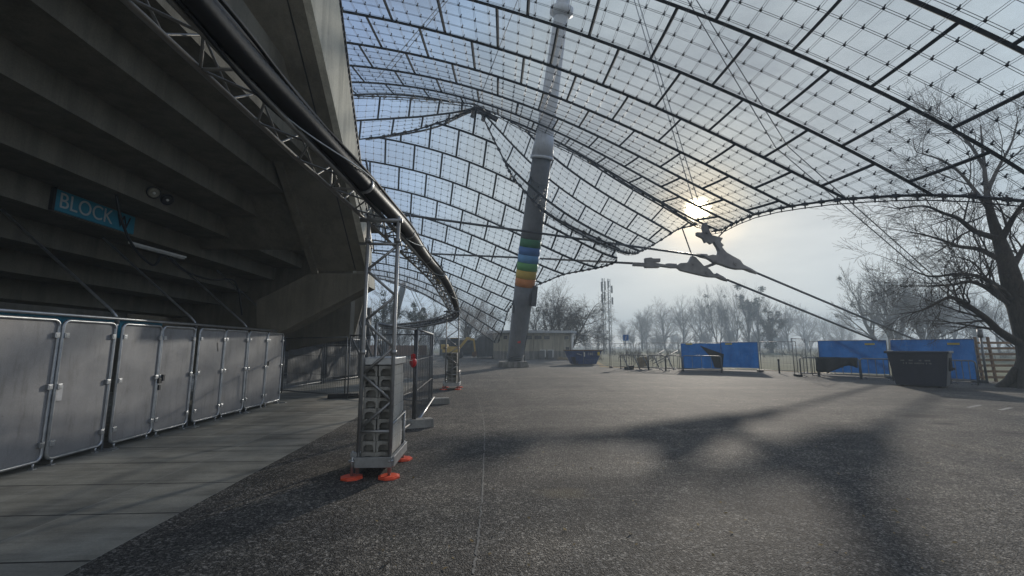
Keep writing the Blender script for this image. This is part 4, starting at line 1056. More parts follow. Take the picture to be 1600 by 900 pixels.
for t_, spots in ((nA, ((1151, 411, 4.5), (1120, 407, 3.0), (1106, 362, 2.4))), (nB, ((1106, 425, 4.2), (1084, 412, 2.6)))):
    for px, py, r_ in spots:
        Y_ = (31.0 if t_ is nA else 31.3) - .07; c = at(px, py, Y_); m = MB(); rr = r_ * Y_ / FPX; m.tube([c, c + Vector((0, .55, 0))], rr, 16); m.tube([c - Vector((0, .05, 0)), c + Vector((0, .62, 0))], rr * .45, 10); part(m, 'pin', 'cast', t_)
def socket(px0, py0, px1, py1, Y, t_):
    a, b = at(px0, py0, Y), at(px1, py1, Y); m = MB(); m.tube([a, a + (b - a) * .6, b], [.20, .17, .10], 12); part(m, 'cable_socket', 'cast', t_)
socket(1160, 417, 1182, 427, 31.2, nA); socket(1104, 401, 1088, 398.5, 31.2, nA); socket(1118, 430, 1136, 438.5, 31.5, nB); socket(1056, 415.5, 1040, 414, 31.5, nB)
anc1, anc2 = at(1452, 540, 33.0), at(1372, 533, 32.0)
cable([at(1160, 417, 31.2), anc1], .085, 'upper tie cable running down right from the upper steel node', group='tie cables to the ground')
cable([at(1116, 429, 31.5), anc2], .085, 'lower tie cable running down right from the lower steel node', group='tie cables to the ground')
cable([at(1101, 400.5, 31.1), at(840, 364, 29.5), at(620, 334, 28.4), at(560, 325, 28)], .085, 'dark tie cable crossing in front of the mast from the upper node', group='tie cables behind the stand')
cable([at(1000, 412, 31.4), at(845, 404, 36.5), at(640, 395, 41), at(584, 391, 42)], .085, 'dark tie cable passing behind the mast from the small clamp', group='tie cables behind the stand')
cable([at(1066, 357, 31.8), at(1081, 399, 31.5)], .05, 'short hanger rod between the canopy tip and the lower node')
cable([at(1100, 352, 32), at(1112, 372, 31.4)], .06, 'short thick stay from the canopy corner to the upper node')
cable([at(1140, 352, 30.5), at(1122, 371, 31.4)], .05, 'short pale stay right of the upper node')
for i, (dx, lb) in enumerate(((0, 'left one of two guy cables slanting down to the right'), (17, 'right one of two guy cables slanting down to the right'))):
    m_ = at(1310 + dx, 314, 29.2); g_ = at(1581 + dx * .35, 545, 26.5)
    cable([g_, m_, m_ + (m_ - g_).normalized() * 6, TOP + Vector((.3 * i, 0, 0))], .038, lb, 'guy_cable', 'pale_cable' if False else 'cable', group='guy cables at the right')
for i, (a, lb) in enumerate((((1092, 345, 32), 'left one of two suspension cables from mast top to the sunlit tip'), ((1100, 345, 32), 'right one of two suspension cables from mast top to the sunlit tip'))):
    cable([TOP + Vector((.2 * i, 0, -.5)), at(*a)], .035, lb, 'suspension_cable', 'pale_cable', group='suspension cables from the mast')
for i, (a, lb) in enumerate((((744, 168, 33.2), 'suspension cable from the mast top to the dark eyelet'), ((610, 110, 40), 'upper of two faint cables running left from the mast top'), ((590, 122, 40), 'lower of two faint cables running left from the mast top'))):
    cable([TOP + Vector((-.3, 0, -.3 - .2 * i)), at(*a)], .035, lb, 'suspension_cable', 'pale_cable', group='suspension cables from the mast')
# far second mast with its pair of cables
A, B = at(629, 452, 74), gp(596, 566); B = at(600, 556, 76); d = (A - B).normalized()
m = MB(); m.tube([B, B + d * 6, A, A + d * 1.2], [.45, .56, .55, .4], 16); t2 = thing('roof_mast', 'slender pale far mast leaning right behind the near scaffold tower', 'mast', B)
part(m, 'mast_shaft', 'far_metal', t2)
cable([at(640, 449, 73), at(681, 538, 70)], .06, 'left one of two thin cables beside the far mast', 'guy_cable', 'far_metal', 'cables of the far mast')
cable([at(645, 449, 73), at(687, 538, 70)], .06, 'right one of two thin cables beside the far mast', 'guy_cable', 'far_metal', 'cables of the far mast')

# ================================================================== kiosk, walls, bins, digger, skip
kb = thing('kiosk', 'low rounded beige kiosk building with flat roof behind the mast', 'building', (6, 60, 0))
foot_ = [(.6, 62), (.9, 59.2), (1.9, 57.4), (3.6, 56.8), (10.2, 57.6), (11.2, 58.4), (11.4, 66), (.6, 66)]
def wallring(poly, z0, z1): m = MB(); m.prism([(x, y, z0) for x, y in poly], (0, 0, z1 - z0)); return m
def grow_(poly, s):
    cx = sum(p[0] for p in poly) / len(poly); cy = sum(p[1] for p in poly) / len(poly); out = []
    for x, y in poly: d = Vector((x - cx, y - cy)); L = d.length; out.append((cx + d.x * (1 + s / L), cy + d.y * (1 + s / L)))
    return out
part(wallring(foot_, 0, 3.45), 'wall', 'render_wall', kb)
part(wallring(grow_(foot_, .05), 0, 1.05), 'plinth', 'concrete_base', kb)
part(wallring(grow_(foot_, .85), 3.45, 3.78), 'roof', 'roof_metal', kb, .02)
for (x, w_) in ((2.25, .5), (4.0, .95), (5.3, .95), (6.6, .95), (7.8, .7), (10.35, .9)):
    y = float(np.interp(x, [1.9, 3.6, 10.2, 11.2], [57.4, 56.8, 57.6, 58.4])); sl = .117 if x > 3.6 else -.35
    rot = Matrix.Rotation(math.atan(sl), 3, 'Z')
    m = MB(); m.box((x, y - .02, 2.85), (w_ + .14, .10, .62), rot); f_ = part(m, 'window', 'render_wall', kb)
    m = MB(); m.box((x, y - .075, 2.85), (w_, .03, .44), rot); part(m, 'pane', 'window', f_)
m = MB(); m.box((10.5, 57.80, 1.0), (.7, .12, 1.2)); part(m, 'hatch', 'window', kb)
m = MB(); m.tube([(11.35, 58.2, 0), (11.35, 58.2, 3.45)], .17, 12); part(m, 'downpipe', 'white', kb)
m = MB()
for x in (3.3, 6.0, 8.9): m.box((x, float(np.interp(x, [3.6, 10.2], [56.8, 57.6])) - .03, 2.2), (.06, .06, 2.5))
part(m, 'wall_seams', 'concrete_base', kb)
for i, (px, lb) in enumerate(((848, 'left one of two grey bins with pale lids in front of the kiosk'), (860, 'right one of two grey bins with pale lids in front of the kiosk'))):
    q = gp(px, 561.5); t = thing('wheelie_bin', lb, 'bin', q, R(-12), 'bins by the kiosk')
    m = MB(); m.box((0, 0, .62), (.62, .7, 1.08), taper=(.85, .85)); m.build('body', 'plastic_grey', t, .03)
    m = MB(); m.box((.02, -.03, 1.20), (.70, .80, .09)); m.box((.36, -.1, .75), (.10, .5, .95)); m.build('lid', 'white', t, .02)
    for s_ in (-1, 1): m = MB(); m.tube([(s_ * .3, .3, .1), (s_ * .36, .3, .1)], .1, 10); m.build('wheel', 'black_rubber', t)
q = gp(880, 562.5); m = MB(); m.box(q + Vector((0, 0, .12)), (1.5, .8, .14)); m.box(q + Vector((.1, 0, .25)), (1.3, .7, .09)); m.box(q + Vector((-.4, -.3, .35)), (.5, .2, .1)); solo(m, 'board_stack', 'wood_pallet', 'small stack of pale boards lying beside the blue skip', 'boards', q)
# dark abutment and low block left of the kiosk
m = MB(); m.prism([at(745, 558, 62), at(775, 557, 61), at(775, 519, 61), at(762, 521, 61.4), at(745, 529, 62)], (.4, 5, 0)); solo(m, 'abutment_wall', 'dark_wall', 'dark grey sloping concrete abutment left of the kiosk', 'wall', at(760, 558, 62))
lb_ = thing('shelter', 'low dark flat roofed shelter left of the abutment', 'shelter', (-4.5, 78, 0))
m = MB(); m.box((-4.3, 82, 1.4), (9, 6, 2.8)); part(m, 'wall', 'dark_wall', lb_); m = MB(); m.box((-4.3, 81.5, 3.0), (10.5, 8.5, .35)); part(m, 'roof', 'roof_metal', lb_)
for x in (-7, -3.8, -.6): m = MB(); m.box((x, 78.9, 1.2), (1.7, .12, 2.0)); part(m, 'door', 'window', lb_)
ex = thing('excavator', 'small yellow excavator with bent arm parked left of the abutment', 'excavator', gp(708, 560))
b0 = Vector(ex.location)
for s_ in (-1, 1):
    m = MB(); P = []
    for k in range(16):
        a = 2 * math.pi * k / 16; P.append(b0 + Vector((math.cos(a) * .38 + (1.0 if math.cos(a) > 0 else -1.0), s_ * .75 - .2, .40 + .38 * math.sin(a))))
    m.prism(P, (0, .4, 0)); part(m, 'track', 'black_rubber', ex)
m = MB(); m.box(b0 + Vector((-.3, 0, 1.25)), (2.3, 1.7, .85)); m.box(b0 + Vector((-1.2, 0, 1.6)), (.9, 1.7, .7)); part(m, 'body', 'yellow_machine', ex, .06)
m = MB(); m.box(b0 + Vector((.2, -.35, 2.2)), (1.1, .95, 1.25)); part(m, 'cab', 'window', ex, .06)
m = MB(); m.box(b0 + Vector((.2, -.35, 2.85)), (1.2, 1.0, .08)); part(m, 'cab_roof', 'yellow_machine', ex)
m = MB(); m.beam(b0 + Vector((.8, .2, 1.4)), b0 + Vector((2.0, .1, 2.9)), .28, .35); m.beam(b0 + Vector((1.95, .1, 2.85)), b0 + Vector((2.9, .1, 2.6)), .26, .33); part(m, 'boom', 'yellow_machine', ex)
m = MB(); m.beam(b0 + Vector((2.85, .1, 2.75)), b0 + Vector((3.1, .1, .9)), .22, .28); part(m, 'arm', 'yellow_machine', ex)
m = MB(); m.prism([b0 + Vector(p) for p in ((2.7, -.3, .9), (3.3, -.3, 1.0), (3.3, -.3, .4), (2.95, -.3, .1), (2.6, -.3, .35))], (0, .75, 0)); part(m, 'bucket', 'rust', ex)
m = MB(); m.box(at(620, 548, 82), (11, .5, 2.0)); solo(m, 'brick_wall', 'brick', 'low brown brick wall far behind the near scaffold tower', 'wall', at(620, 556, 82))
# blue skip
S0 = gp(911, 569.5); sk = thing('skip', 'blue trapezoid builders skip standing right of the kiosk', 'skip', S0)
def frust(L0, L1, w0, w1, z0, z1): return [(-L0 / 2, -w0 / 2, z0), (L0 / 2, -w0 / 2, z0), (L0 / 2, w0 / 2, z0), (-L0 / 2, w0 / 2, z0), (-L1 / 2, -w1 / 2, z1), (L1 / 2, -w1 / 2, z1), (L1 / 2, w1 / 2, z1), (-L1 / 2, w1 / 2, z1)]
def openbox(m, o8, i8):
    sides = [(0, 1, 5, 4), (1, 2, 6, 5), (2, 3, 7, 6), (3, 0, 4, 7)]
    m.add(o8 + i8, sides + [tuple(i + 8 for i in reversed(f)) for f in sides] + [(3, 2, 1, 0), (8, 9, 10, 11)] + [(4 + i, 4 + (i + 1) % 4, 12 + (i + 1) % 4, 12 + i) for i in range(4)])
    return m
m = MB(); openbox(m, frust(2.15, 3.25, 1.5, 1.75, .06, 1.30), frust(2.05, 3.10, 1.4, 1.6, .14, 1.30)); m.build('body', 'skip_blue', sk, .01)
m = MB(); 
for y in (-.9, .9): m.beam((-1.66, y, 1.32), (1.66, y, 1.32), .09, .09)
for x in (-1.64, 1.64): m.beam((x, -.9, 1.32), (x, .9, 1.32), .09, .09)
m.build('rim', 'rust', sk, .01)
for x in (-.9, .1, .9): m = MB(); m.beam((x * .86, -.80, .15), (x * 1.02, -.905, 1.26), .07, .05); m.build('rib', 'skip_blue', sk)
m = MB(); m.prism([(-1.05, -.77, .08), (-.62, -.77, .08), (-.86, -.835, .72), (-1.3, -.835, .72)], (0, -.02, 0)); m.build('side_plate', 'skip_dark', sk)
for x in (-.55, .55): m = MB(); m.tube([(x, -.98, .98), (x, -.86, .98)], .05, 10); m.build('lifting_lug', 'galv', sk)
m = MB(); m.box((1.28, -.905, 1.02), (.22, .02, .32)); m.build('yellow_sticker', 'yellow', sk); m = MB(); m.box((-.05, -.905, .95), (.09, .02, .40)); m.build('white_sticker', 'white', sk)
m = MB()
for k in range(7): m.box((-.72 + k * .07, -.90, 1.02 - .02 * k), (.045, .02, .06))
for k in range(9):
    if k % 3 != 2: m.box((.3 + k * .06, -.90, 1.06), (.04, .02, .05)); m.box((.3 + k * .06, -.885, .92), (.04, .02, .05))
m.build('worn_lettering', 'offwhite', sk)

# ================================================================== right side: dumpster, tarps, fences, barriers
D0, D1 = gp(1399.3, 602.5), gp(1478.5, 606.7); dv = (D1 - D0).normalized(); rz = math.atan2(dv.y, dv.x)
Ld = (D1 - D0).length; DC = (D0 + D1) / 2 + Vector((-dv.y, dv.x, 0)) * .62
dm = thing('dumpster', 'dark navy open waste container standing in front of the blue sheets', 'container', DC, rz)
m = MB(); openbox(m, frust(Ld, Ld * 1.22, 1.10, 1.36, .05, 1.42), frust(Ld - .1, Ld * 1.22 - .12, 1.0, 1.22, .16, 1.42)); m.build('body', 'skip_dark', dm, .015)
m = MB(); L2 = Ld * 1.22
for y in (-.70, .70): m.beam((-L2 / 2 - .08, y, 1.44), (L2 / 2 + .04, y, 1.44), .10, .09)
m.build('side_rim', 'skip_dark', dm, .015)
m = MB()
for x in (-L2 / 2 - .02, L2 / 2 + .02): m.beam((x, -.74, 1.45), (x, .74, 1.45), .10, .10)
m.build('end_rim', 'galv_dark', dm, .015)
m = MB(); m.box((0, 0, 1.12), (L2 * .92, 1.18, .22)); m.build('rubble', 'rust', dm, .05)
for y in (-.28, .26):
    m = MB(); m.box((L2 / 2 - .02, y, .95), (.08, .08, .55)); m.box((L2 / 2 + .03, y, .76), (.10, .10, .10)); m.build('lifting_bracket', 'black_paint', dm, .01)
m = MB(); m.prism([(Ld / 2 + .010, -.54, .07), (Ld / 2 + .010, .54, .07), (L2 / 2 + .004, .67, 1.38), (L2 / 2 + .004, -.67, 1.38)], (.012, 0, 0)); m.build('lit_end_panel', 'galv_dark', dm)  # lighter plate over the end, the light on it painted as colour
m = MB(); rl_ = random.Random(4)
for row, (z, n_) in enumerate(((1.10, 22), (.98, 20))):
    for k in range(n_):
        if rl_.random() < .7: m.box((-.50 + row * .07 + k * .045, -.55 - (z - .05) * .0949 - .010, z), (.032, .012, .045 + .03 * rl_.random()))
m.build('faded_lettering', 'plastic_grey', dm)
for x in (-Ld / 2 + .2, Ld / 2 - .2):
    m = MB(); m.beam((x, -.5, .04), (x, .5, .04), .12, .07); m.build('skid', 'black_paint', dm)
TA = 'fence panels hung with blue sheets'
FD0, FD1, FC0, FC1 = gp(1398, 590.5), gp(1531, 597), gp(1283, 585.5), gp(1391, 590)
fC = mesh_fence('sheeted_fence', 'fence panel with blue sheet left of the dark waste container', FC0, FC1, 2.03, 'blue_tarp', 'fence panel', TA, tarp_in=(0, 0, .06, .0))
fD = mesh_fence('sheeted_fence', 'long fence panel with dark creased blue sheet behind the waste container', FD0, FD1, 2.05, 'blue_tarp', 'fence panel', TA, tarp_in=(0, 0, .0, .0))
FB0, FB1, FA0, FA1 = gp(1129, 578.5), gp(1187, 580.5), gp(1066, 577.5), gp(1128, 578.5)
fB = mesh_fence('sheeted_fence', 'fence panel with smooth bright blue sheet, right one of the far pair', FB0, FB1, 1.98, 'blue_tarp', 'fence panel', TA, tarp_in=(0, 0, .1, 0))
fA = mesh_fence('sheeted_fence', 'fence panel with blue sheet folded over into a dark triangle', FA0, FA1, 1.95, 'blue_tarp', 'fence panel', TA, tarp_in=(0, 0, .0, .05))
Yf = FA1.y - .35
m = MB(); m.prism([at(x, y, Yf) for x, y in ((1094, 540), (1131, 553.5), (1129, 576), (1117, 574.5), (1112, 559))], (0, .06, 0)); part(m, 'folded_flap', 'black_tarp', fA)
for fe, (p, q) in ((fA, (FA0, FA1)), (fB, (FB0, FB1)), (fC, (FC0, FC1)), (fD, (FD0, FD1))):
    d = (q - p).normalized(); c_ = p + d * .55 + Vector((0, 0, 1.86)) if fe in (fA, fB) else q - d * .7 + Vector((0, 0, 1.82))
    sd = Vector((-d.y, d.x, 0)); sd = -sd if sd.y > 0 else sd
    m = MB(); m.beam(c_ - d * .22 + sd * .13, c_ + d * .22 + sd * .13, .02, .10); part(m, 'tag', 'yellow', fe)
MG = 'bare mesh fence panels at the edge of the plaza'
PZ = [((1190, 580), (1247, 582.5), 2.0, 'bare mesh fence panel between the two runs of blue sheets'), ((1000, 575.5), (1062, 577), 1.95, 'bare mesh fence panel behind the stacked barriers'),
      ((955, 574), (987, 575), 1.9, 'bare mesh fence panel right of the blue skip'), ((912, 571.5), (953, 573.5), 1.9, 'bare mesh fence panel half hidden by the blue skip')]
for a, b, h, lb in PZ: mesh_fence('mesh_fence', lb, gp(*a), gp(*b), h, None, 'mesh fence', MG, step=.2, hstep=.4, wr=.004)
mesh_fence('mesh_fence', 'tall bare mesh fence panel set askew left of the draped barrier', gp(1242, 588), gp(1262, 583.5), 2.15, None, 'mesh fence', MG, step=.2, hstep=.4, wr=.004)
mesh_fence('mesh_fence', 'narrow bare mesh panel leaning beside the left blue sheet', gp(1270, 586), gp(1283, 585.5), 2.0, None, 'mesh fence', MG, step=.2, hstep=.4, wr=.004)
for i, (px, py, lb) in enumerate(((955, 574.5, 'dark fence foot right of the blue skip'), (1247, 588, 'dark fence foot below the askew mesh panel'), (1188, 581, 'dark fence foot at the right end of the bright blue sheet'), (1392, 591, 'dark fence foot between two blue sheets'), (1531, 598, 'dark fence foot by the timber fence'))):
    foot(lb, gp(px, py), R(70), 'black_rubber', (.7, .24, .13))
def barrier(label, p, q, h=1.05, bars=9, lean=0):
    p, q = Vector(p), Vector(q); t = thing('crowd_barrier', label, 'crowd barrier', (p + q) / 2, 0, 'steel crowd barriers'); d = (q - p); L = d.length; d /= L
    n_ = Vector((-d.y, d.x, 0)) * lean
    def P(s, z): return p + d * s + Vector((0, 0, z)) + n_ * z
    m = MB(); r = .12
    m.tube([P(0, 0), P(0, h - r), P(.03, h - .04), P(r, h), P(L - r, h), P(L - .03, h - .04), P(L, h - r), P(L, 0)], .034, 7); m.tube([P(0, .18), P(L, .18)], .03, 7); part(m, 'frame', 'galv_dark', t)
    m = MB()
    for k in range(1, bars): m.tube([P(L * k / bars, .18), P(L * k / bars, h)], .018, 5, False)
    part(m, 'bars', 'galv_dark', t)
    for s_ in (.12, L - .12):
        m = MB(); c = P(s_, .0); x = Vector((-d.y, d.x, 0)) * .32; m.tube([c - x + Vector((0, 0, .02)), c + Vector((0, 0, .09)), c + x + Vector((0, 0, .02))], .02, 6); part(m, 'foot', 'galv_dark', t)
    return t
def off(p, dy): return p + Vector((-.25 * dy, -dy, 0))
BP = [((970, 576.5), (1013, 578.5), 'leftmost steel crowd barrier in front of the mesh fence', 6), ((1014, 578.5), (1040, 579.5), 'short steel crowd barrier second from the left', 4),
      ((1041, 579.5), (1066, 580.5), 'steel crowd barrier left of the folded blue sheet', 4), ((1068, 580.5), (1128, 582.5), 'long steel crowd barrier in front of the folded blue sheet', 4),
      ((1252, 588.5), (1279, 588.5), 'steel crowd barrier beside the black draped one', 5), ((1281, 588.5), (1345, 592), 'steel crowd barrier draped with a black sheet', 5),
      ((1347, 592.5), (1396, 595), 'steel crowd barrier left of the dark waste container', 4), ((1486, 599.5), (1529, 602), 'steel crowd barrier with rounded corner right of the waste container', 4)]
BO, BT = [], []
for a, b, lb, n_ in BP: BO.append((gp(*a), gp(*b))); BT.append(barrier(lb, BO[-1][0], BO[-1][1], 1.06, n_))
for i, (a, b, lb) in enumerate((((1023, 556, 30.6), (1038, 547, 31.2), 'tube of a tipped barrier sticking up on the left of the blue sheet'), ((1040, 558, 30.4), (1060, 547.5, 31.0), 'longer tipped barrier tube leaning on the fence by the folded sheet'))):
    m = MB(); A, B = at(*a), at(*b); A0 = A + (A - B) * .9; A0.z = max(.03, A0.z); m.tube([A0, A, B], .028, 7); m.tube([A + Vector((.35, 0, 0)), A0 + Vector((.35, 0, 0))], .022, 6)
    solo(m, 'tipped_barrier', 'galv_dark', lb, 'crowd barrier', A0, 'tipped barrier tubes')
# slanting legs of stacked barriers
for i, px in enumerate((975, 992, 1006, 1023, 1044)):
    p = gp(px, 578); m = MB(); m.tube([p + Vector((0, .1, 1.02)), p + Vector((.35, -.1, .02)), p + Vector((.5, -.1, .02))], .04, 6)
    part(m, 'slanting_foot', 'galv_dark', BT[0 if px < 1010 else (1 if px < 1030 else 2)])
p = gp(983, 577.5); m = MB(); m.box(p + Vector((0, 0, .12)), (.6, .4, .22)); m.box(p + Vector((.1, -.05, .26)), (.4, .3, .1)); solo(m, 'rubble_sack', 'black_rubber', 'small dark sack lying under the leftmost barriers', 'sack', p)
p = gp(1003, 577) + Vector((0, -.2, 0)); m = MB(); m.box(p + Vector((0, 0, .55)), (.75, .05, .7), Matrix.Rotation(R(-8), 3, 'Y')); solo(m, 'board', 'wood_pallet', 'square brown board standing among the stacked barriers', 'board', p)
a, b = BO[5]; d = (b - a).normalized(); V, F = [], []; nx = 20; rnd = random.Random(8); sd = Vector((d.y, -d.x, 0))
for i in range(nx + 1):
    u_ = i / nx; hgt = .62 + .20 * math.sin(u_ * 5 + .6) + rnd.random() * .08
    for j in range(7):
        w = j / 6; q = a + d * ((b - a).length * (u_ * 1.04 - .06)) 
        V.append(q + Vector((0, 0, 1.10 - hgt * w)) + sd * (.05 + .06 * math.sin(u_ * 19) * w + .06 * w))
for i in range(nx):
    for j in range(6): k = i * 7 + j; F.append((k, k + 7, k + 8, k + 1))
m = MB(); m.add(V, F, True); o = solo(m, 'black_sheet', 'black_tarp', 'ragged black sheet draped over a steel crowd barrier', 'sheet', a); sol = o.modifiers.new('thick', 'SOLIDIFY'); sol.thickness = .02
# timber slat fence at the right edge
P0, P1 = gp(1534, 597), gp(1640, 604); P1 = P0 + (P1 - P0).normalized() * 4.6; d = (P1 - P0).normalized()
P0, P1 = Vector((23.7, 19.9, 0)), Vector((28.2, 19.0, 0)); d = (P1 - P0).normalized()
tf = thing('timber_fence', 'rough timber slat fence behind the big tree trunk', 'fence', P0); m = MB()
for k in range(7): z = .22 + k * .275; m.beam(P0 + Vector((0, 0, z)), P1 + Vector((0, 0, z + .02 * ((k * 7) % 3 - 1))), .03, .11)
part(m, 'slats', 'timber', tf)
for s_ in (.25, .8, 2.6, 4.4): m = MB(); q = P0 + d * s_ + Vector((0, .06, 0)); m.beam(q, q + Vector((-.12, 0, 2.15 if s_ < 1 else 2.0)), .08, .09); part(m, 'post', 'timber', tf)
p = at(1534, 540, 19.3); p.z = 0; m = MB(); m.tube([p, p + Vector((0, 0, 2.35))], .045, 8); m.tube([p + Vector((0, 0, 2.1)), p + Vector((0, 0, 2.5))], .10, 10); solo(m, 'marker_post', 'galv_dark', 'dark post with a thick head at the left end of the timber fence', 'post', p)
p = gp(1218, 583.5); m = MB(); m.tube([p, p + Vector((0, 0, .85))], .05, 8); m.tube([p + Vector((0, 0, .8)), p + Vector((0, 0, .9))], .06, 8); solo(m, 'bollard', 'black_paint', 'short black bollard left of the askew mesh panel', 'bollard', p)
p = gp(981, 574) + Vector((0, .3, 0)); t = thing('blue_sign', 'small blue square sign on a thin pole beyond the barriers', 'sign', p)
m = MB(); m.tube([p, p + Vector((0, 0, 2.65))], .035, 8); part(m, 'pole', 'galv_dark', t)
m = MB(); m.box(p + Vector((0, -.03, 2.4)), (.48, .03, .48)); f_ = part(m, 'sign_face', 'band_blue', t, .01); m = MB(); m.beam(p + Vector((-.02, -.05, 2.24)), p + Vector((.04, -.05, 2.56)), .06, .01); part(m, 'symbol', 'white', f_)
# telecom mast
p = gp(950, 556); p = Vector((22.0, 79, 0)) ; p = at(947, 541, 95); p.z = -1
tm = thing('telecom_mast', 'pale twin lattice telecom mast rising out of the haze', 'telecom mast', p)
for sx, nm, hh in ((-.3, 'pole', 18.0), (1.0, 'pole', 17.8)):
    m = MB(); q = p + Vector((sx, 0, 0))
    for (ox, oy) in ((-.28, -.2), (.28, -.2), (0, .28)): m.tube([q + Vector((ox, oy, 0)), q + Vector((ox, oy, hh))], .06, 6)
    z = 0
    while z < hh - 1:
        m.tube([q + Vector((-.28, -.2, z)), q + Vector((.28, -.2, z + .6))], .03, 4); m.tube([q + Vector((.28, -.2, z + .6)), q + Vector((-.28, -.2, z + 1.2))], .03, 4); z += 1.2
    part(m, nm, 'far_metal', tm)
rt = random.Random(2)
for z, sx, L in ((16.0, -.75, 2.2), (16.2, 0, 2.0), (13.3, -.75, 2.1), (15.4, 1.55, 1.7), (12.8, 1.6, 1.6), (16.6, .75, 1.5), (13.8, -.1, 2.0)):
    m = MB(); m.box(p + Vector((sx, -.5, z)), (.34, .22, L)); part(m, 'antenna', 'plastic_grey', tm, .03)
for z, sx in ((8.4, -.7), (9.6, -.75), (6.8, -.7), (5.8, .2), (10.8, -.7)):
    m = MB(); c = p + Vector((sx, -.5, z)); m.tube([c, c + Vector((-.1, -.35, 0))], [.25, .42], 12); part(m, 'dish', 'white', tm)
# ================================================================== trees
class Twigs:
    """bare branches as tapered tubes, gathered in plain lists"""
    def __init__(s): s.v, s.f = [], []
    def tube(s, pts, radii, n):
        o = len(s.v); k = len(pts)
        d = (pts[-1] - pts[0]); d = d.normalized() if d.length > 1e-6 else Vector((0, 0, 1))
        u = d.orthogonal().normalized(); w = d.cross(u)
        cs = [(math.cos(2 * math.pi * j / n), math.sin(2 * math.pi * j / n)) for j in range(n)]
        for p, r in zip(pts, radii):
            for c, q in cs: s.v.append((p.x + (u.x * c + w.x * q) * r, p.y + (u.y * c + w.y * q) * r, p.z + (u.z * c + w.z * q) * r))
        for i in range(k - 1):
            for j in range(n):
                j2 = (j + 1) % n; a = o + i * n; s.f.append((a + j, a + j2, a + n + j2, a + n + j))
    def build(s, name, mat, parent):
        me = bpy.data.meshes.new(name); me.from_pydata(s.v, [], s.f); me.update(); me.polygons.foreach_set('use_smooth', [True] * len(s.f))
        me.materials.append(M[mat]); o = bpy.data.objects.new(name, me); COL.objects.link(o); o.parent = parent; return o
def grow(limb, twig, rnd, p, d, L, r, lev, maxlev, kids, spread, lift, droop=0., wob=.16, minr=.006, tips=None, start=.25):
    seg = 5 if lev == 0 else (4 if lev < maxlev - 1 else 3)
    if lev >= maxlev: seg = 3
    pts, rad, dirs = [p.copy()], [r], [d.copy()]
    q = p.copy(); dd = d.copy(); rend = r * (.45 if lev == 0 else .35)
    for i in range(seg):
        t = (i + 1) / seg
        dd = dd + Vector((rnd.gauss(0, wob), rnd.gauss(0, wob), rnd.gauss(0, wob * .6) + lift * (1 - droop * t * (lev / maxlev) * 3)))
        dd.normalize(); q = q + dd * (L / seg); pts.append(q.copy()); rad.append(max(minr, r + (rend - r) * t)); dirs.append(dd.copy())
    (limb if lev <= 1 else twig).tube(pts, rad, 8 if lev == 0 else (6 if lev == 1 else (4 if lev == 2 else 3)))
    if tips is not None and lev >= 2: tips.append(pts[-1])
    if lev >= maxlev: return
    n = kids[lev]
    for k in range(n):
        t = start + (1 - start) * (k + rnd.random()) / n if lev == 0 else .15 + .85 * (k + rnd.random()) / n
        x = min(seg - 1e-3, t * seg); i = int(x); f = x - i
        c = pts[i].lerp(pts[i + 1], f); cd = dirs[i + 1]
        a = rnd.random() * 2 * math.pi; o = cd.orthogonal().normalized(); o = Matrix.Rotation(a, 3, cd) @ o
        sp = spread * (.7 + .6 * rnd.random()); nd = (cd * math.cos(sp) + o * math.sin(sp)).normalized()
        rr = max(minr, (rad[i] + (rad[i + 1] - rad[i]) * f) * (.52 + .2 * rnd.random()))
        LL = L * (.50 + .22 * rnd.random()) * (1.0 if lev else (1.15 - .55 * t))
        grow(limb, twig, rnd, c, nd, LL, rr, lev + 1, maxlev, kids, spread, lift, droop, wob * 1.1, minr, tips)
    if lev < maxlev:                                   # leader runs on
        grow(limb, twig, rnd, pts[-1], dirs[-1], L * .55, rad[-1], lev + 1, maxlev, kids, spread, lift, droop, wob, minr, tips)
def ball_clump(c, r, rnd, m):
    for _ in range(60):
        v = Vector((rnd.gauss(0, 1), rnd.gauss(0, 1), rnd.gauss(0, 1))).normalized() * r * (.45 + .55 * rnd.random() ** .5)
        a = Vector((rnd.gauss(0, 1), rnd.gauss(0, 1), rnd.gauss(0, 1))).normalized(); b = v.normalized().cross(a)
        q = c + v; s_ = r * .30
        m.add([q - a * s_, q + b * s_ * .6, q + a * s_, q - b * s_ * .6], [(0, 1, 2, 3)])
